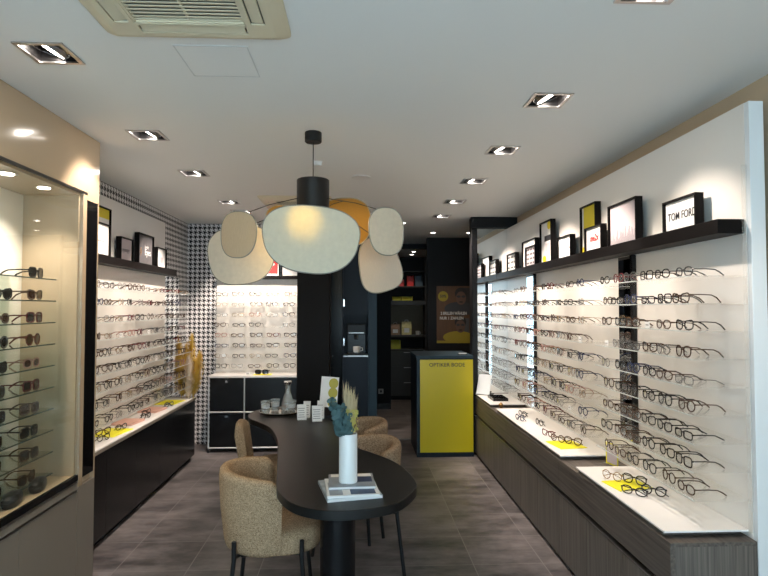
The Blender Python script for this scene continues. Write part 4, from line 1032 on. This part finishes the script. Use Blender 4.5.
m = MB(); m.obox(TC, (.138,.008,.235), RT2); m.build('glass_plate', MT['paper'], tm, smooth=False)
m = MB()
for k in range(3):
    n = 20; cu_ = Vector((.030,-.0046,-.078+.073*k)); m.add([TC + RT2 @ (cu_+Vector((.037*math.cos(2*PI*q/n),0,.041*math.sin(2*PI*q/n)))) for q in range(n)], [list(range(n))])
m.build('printed_circles', MT['olive_print'], tm, smooth=False)
m = MB(); m.box(-.06,.06,-.05,.05,0,.008); m.tube([(0,.01,.006),(0,.012,.12)], .006, 8); m.build('stand', MT['black_metal'], tm)

# ------------------------------------------------------------------ chairs
def chair(loc, face, wrapdeg, fab, label, RT=.275, top=.775, flare=0., near=None):
    """local +x is the way the sitter faces"""
    t = empty('upholstered_chair', (loc[0],loc[1],0), label, 'chair', 'upholstered chairs around the table', R(face))
    W = R(wrapdeg); n = 36; sec = 14; vs = []; fs = []
    for i in range(n+1):
        a = PI - W + (W + (R(near) if near else W))*i/n; s_ = abs(i/n*2-1)           # 0 at the back, 1 at the wing ends
        edge = 1-max(0, (s_-.90)/.10)**2*.55
        th = .062*edge; zt = top - .035*s_**2 - .05*max(0,(s_-.88)/.12)**2; zb = .37 + .015*max(0,(s_-.88)/.12)
        for k in range(sec):
            q = 2*PI*k/sec; cx_ = math.copysign(abs(math.cos(q))**.55, math.cos(q)); cz_ = math.copysign(abs(math.sin(q))**.28, math.sin(q))
            z = (zt+zb)/2+cz_*(zt-zb)/2; f = (z-zb)/(zt-zb)
            Rr = RT-.035*(1-f)**1.5+flare*f - th/2 + cx_*th/2
            vs.append((Rr*math.cos(a)*(1.0), Rr*math.sin(a), z))
    for i in range(n):
        for k in range(sec): fs.append([i*sec+k, i*sec+(k+1)%sec, (i+1)*sec+(k+1)%sec, (i+1)*sec+k])
    fs.append(list(range(sec))[::-1]); fs.append([n*sec+k for k in range(sec)])
    MB().add(vs, fs).build('backrest', fab, t, angle=70)
    prof = [(.86,.365),(.97,.375),(1.0,.40),(1.0,.445),(.96,.470),(.80,.484),(.01,.490)]; m = MB(); N_ = 40; vs = []; fs = []
    for (s_, z) in prof:
        for k in range(N_):
            a = 2*PI*k/N_; x = math.copysign(abs(math.cos(a))**.8, math.cos(a))*.235*s_+.03; yq = math.copysign(abs(math.sin(a))**.8, math.sin(a))*.225*s_
            if x < -.16: x = -.16+(x+.16)*.5
            vs.append((x, yq, z))
    for i in range(len(prof)-1):
        for k in range(N_): fs.append([i*N_+k, i*N_+(k+1)%N_, (i+1)*N_+(k+1)%N_, (i+1)*N_+k])
    fs.append(list(range(N_))[::-1]); m.add(vs, fs); m.build('seat', fab, t, angle=60)
    m = MB(); m.tube([(.15,-.15,.358),(.15,.15,.358),(-.13,.15,.358),(-.13,-.15,.358)], .010, 8, True); m.build('seat_frame', MT['black_metal'], t)
    for sx, sy in ((1,1),(1,-1),(-1,1),(-1,-1)):
        xx = .17 if sx > 0 else -.16; yy = (.235 if sx > 0 else .225)*sy
        m = MB(); m.tube([(xx, yy, .455), (xx, yy, .36), (xx+sx*.035, yy+sy*.03, 0)], .0115, 10); m.cyl((xx, yy, .375), (xx*.88, .15*sy, .360), .008, n=8)
        m.build('leg', MT['black_metal'], t)
    return t
chair((-.457,3.12), 3, 88, MT['tweed'], 'beige tweed barrel chair at the front left, seen from its side', near=106)
chair((-.592,4.30), -10, 18, MT['tweed'], 'beige tweed chair at far left, only a backrest sliver visible', RT=.28, flare=.03)
chair((.0,3.62), 203, 80, MT['boucle'], 'brown boucle chair on the right, nearer of the two')
chair((-.05,4.28), 188, 80, MT['boucle'], 'brown boucle chair on the right, farther of the two')

# ------------------------------------------------------------------ pendant lamp
pl = empty('pendant_lamp', (-.256, 3.26, HC), 'large pendant lamp with pale rounded fabric panels above the table', 'pendant lamp')
PC = Vector((-.256, 3.26, HC))
MB().lathe([(.046,0),(.048,-.004),(.048,-.054),(.044,-.058)], 32).build('canopy', MT['black_metal'], pl)
MB().cyl((0,0,-.056), (0,0,-.272), .0028, n=8).build('cable', MT['black_metal'], pl)
MB().lathe([(.001,-.272),(.088,-.272),(.092,-.276),(.092,-.44),(.088,-.44),(.088,-.282),(.001,-.280)], 40).build('lamp_shade', MT['black_metal'], pl)
bl = MB().lathe([(.012,-.30),(.014,-.34),(.030,-.37),(.034,-.40),(.024,-.428),(.004,-.436)], 20).build('bulb', MT['bulb'], pl)
l = bpy.data.lights.new('bulb_light','POINT'); l.energy = 8; l.color = (1.,.76,.42); l.shadow_soft_size = .035
o = bpy.data.objects.new('bulb_light', l); COL.objects.link(o); o.parent = pl; o.location = (0,0,-.46)
l = bpy.data.lights.new('head_light','SPOT'); l.energy = 40; l.color = (1.,.80,.35); l.shadow_soft_size = .02; l.spot_size = R(40); l.spot_blend = 1.
o = bpy.data.objects.new('head_light', l); COL.objects.link(o); o.parent = pl; o.location = (.0,-.10,-.452); o.rotation_euler = (R(70),0,R(178))
hd = MB().cyl((0,-.085,-.452),(0,-.045,-.435),.018,.014,16).build('lamp_head', MT['plastic_white'], pl)
def sheet(c, w_, h_, yaw, mt, e=2.5, sk=0., curve=.9, tiltr=0., rollr=0.):
    """rounded sheet, centre c (world); yaw = direction its outer face looks (deg, -90 = to the viewer)"""
    m = MB(); nr, ns = 7, 56; front = []; 
    def P(i, k, off):
        t = 2*PI*k/ns; cc, ss = math.cos(t), math.sin(t); r_ = i/nr
        u = w_/2*math.copysign(abs(cc)**(2/e), cc)*r_; v = h_/2*math.copysign(abs(ss)**(2/e), ss)*r_
        u2 = u*(1+sk*v/(h_/2)); v2 = v - sk*.25*u*(1 if v < 0 else .35)
        return Vector((u2, off + curve*u2*u2, v2))
    for off, rev in ((-.002, False), (.002, True)):
        vs = [P(0,0,off)]; fs = []
        for i in range(1, nr+1):
            for k in range(ns): vs.append(P(i, k, off))
        for k in range(ns):
            f = [0, 1+k, 1+(k+1)%ns]; fs.append(f[::-1] if rev else f)
        for i in range(1, nr):
            for k in range(ns):
                f = [1+(i-1)*ns+k, 1+i*ns+k, 1+i*ns+(k+1)%ns, 1+(i-1)*ns+(k+1)%ns]; fs.append(f[::-1] if rev else f)
        m.add(vs, fs)
    rot = (tiltr, rollr, R(yaw+90)); loc = Vector(c)-PC
    p = m.build('shade_panel', mt, pl, loc, rot, angle=60)
    rm = MB(); rm.tube([P(nr, k, 0) for k in range(ns)], .0035, 6, True); rm.build('rim', MT['lampring'], p)
    return p
MT['lampring'] = mat('panel_rim', (.22,.20,.16), .5)
pm_front = panelmat('pale_linen', (.70,.67,.56), .24, (.85,.72,.25)); pm_cream = panelmat('cream_linen', (.70,.60,.47), .12, (.8,.7,.5))
pm_tan = panelmat('tan_veneer', (.54,.39,.25), .08, None, (8,8,1)); pm_pink = panelmat('pale_wood_veneer', (.62,.50,.39), .12, None, (10,10,1)); pm_grey = panelmat('sand_linen', (.66,.54,.40), .10); pm_or = panelmat('amber_veneer', (.24,.13,.032), .04, (.9,.45,.08), (2,2,12))
PAN = [
 ((-.237,2.85,1.940), .478,.335, -90, pm_front, 2.5, .13, .55, 0, R(4)),
 ((-.637,3.06,1.988), .218,.245, -112, pm_tan, 2.5, .06, .9, 0, R(3)),
 ((-.712,3.46,1.915), .425,.350, -104, pm_cream, 2.6, .08, .7, 0, R(-5)),
 ((.155,3.05,2.008), .205,.255, -66, pm_grey, 2.5, .05, .9, 0, R(-3)),
 ((.130,3.36,1.858), .25,.325, -75, pm_pink, 2.9, -.16, .9, 0, R(-14)),
 ((-.085,3.60,2.135), .34,.31, 80, pm_or, 2.5, .0, .7, 0, 0),
 ((-.47,3.64,2.13), .24,.24, 110, pm_or, 2.5, .0, .7, 0, 0)]
for a in PAN:
    sheet(*a)
    c = Vector(a[0]); side = a[4] in (pm_tan, pm_grey)
    dirn = (Vector((c.x,c.y,0))-Vector((PC.x,PC.y,0))).normalized()
    s_ = PC+Vector((0,0,-.385 if side else -.435))+dirn*.09; en = c+Vector((0,0,a[2]*(.42 if side else .44)))-dirn*.01
    MB().tube([s_-PC, s_.lerp(en,.5)-PC+Vector((0,0,.010)), en-PC], .0024, 6).build('arm', MT['black_metal'], pl)

# ------------------------------------------------------------------ world, camera, view
wd = bpy.data.worlds.new('daylight'); SC.world = wd; wd.use_nodes = True
nt = wd.node_tree; nt.nodes.clear(); ow = N(nt, 'ShaderNodeOutputWorld'); bg = N(nt, 'ShaderNodeBackground')
bg.inputs[0].default_value = (.63,.85,1.,1); bg.inputs[1].default_value = 3.9; nt.links.new(bg.outputs[0], ow.inputs[0])
cam = bpy.data.cameras.new('camera'); co = bpy.data.objects.new('camera', cam); COL.objects.link(co)
cam.sensor_fit = 'HORIZONTAL'; cam.sensor_width = 36; cam.lens = 36*575/768; cam.clip_start = .05
yaw, pitch = R(2.587), R(1.992)
f = Vector((math.sin(yaw)*math.cos(pitch), math.cos(yaw)*math.cos(pitch), math.sin(pitch))); r_ = Vector((math.cos(yaw), -math.sin(yaw), 0)); u = r_.cross(f)
co.matrix_world = Matrix(((r_.x,u.x,-f.x,0),(r_.y,u.y,-f.y,0),(r_.z,u.z,-f.z,1.6),(0,0,0,1)))
SC.camera = co
vs = SC.view_settings; vs.view_transform = 'Standard'; vs.look = 'None'; vs.gamma = 1; vs.use_curve_mapping = False; vs.exposure = 0.5
SC.cycles.max_bounces = 10; SC.cycles.transparent_max_bounces = 40; SC.cycles.diffuse_bounces = 5; SC.cycles.glossy_bounces = 5
SC.cycles.use_denoising = True; SC.cycles.caustics_reflective = False; SC.cycles.caustics_refractive = False
SC.cycles.sample_clamp_indirect = 6
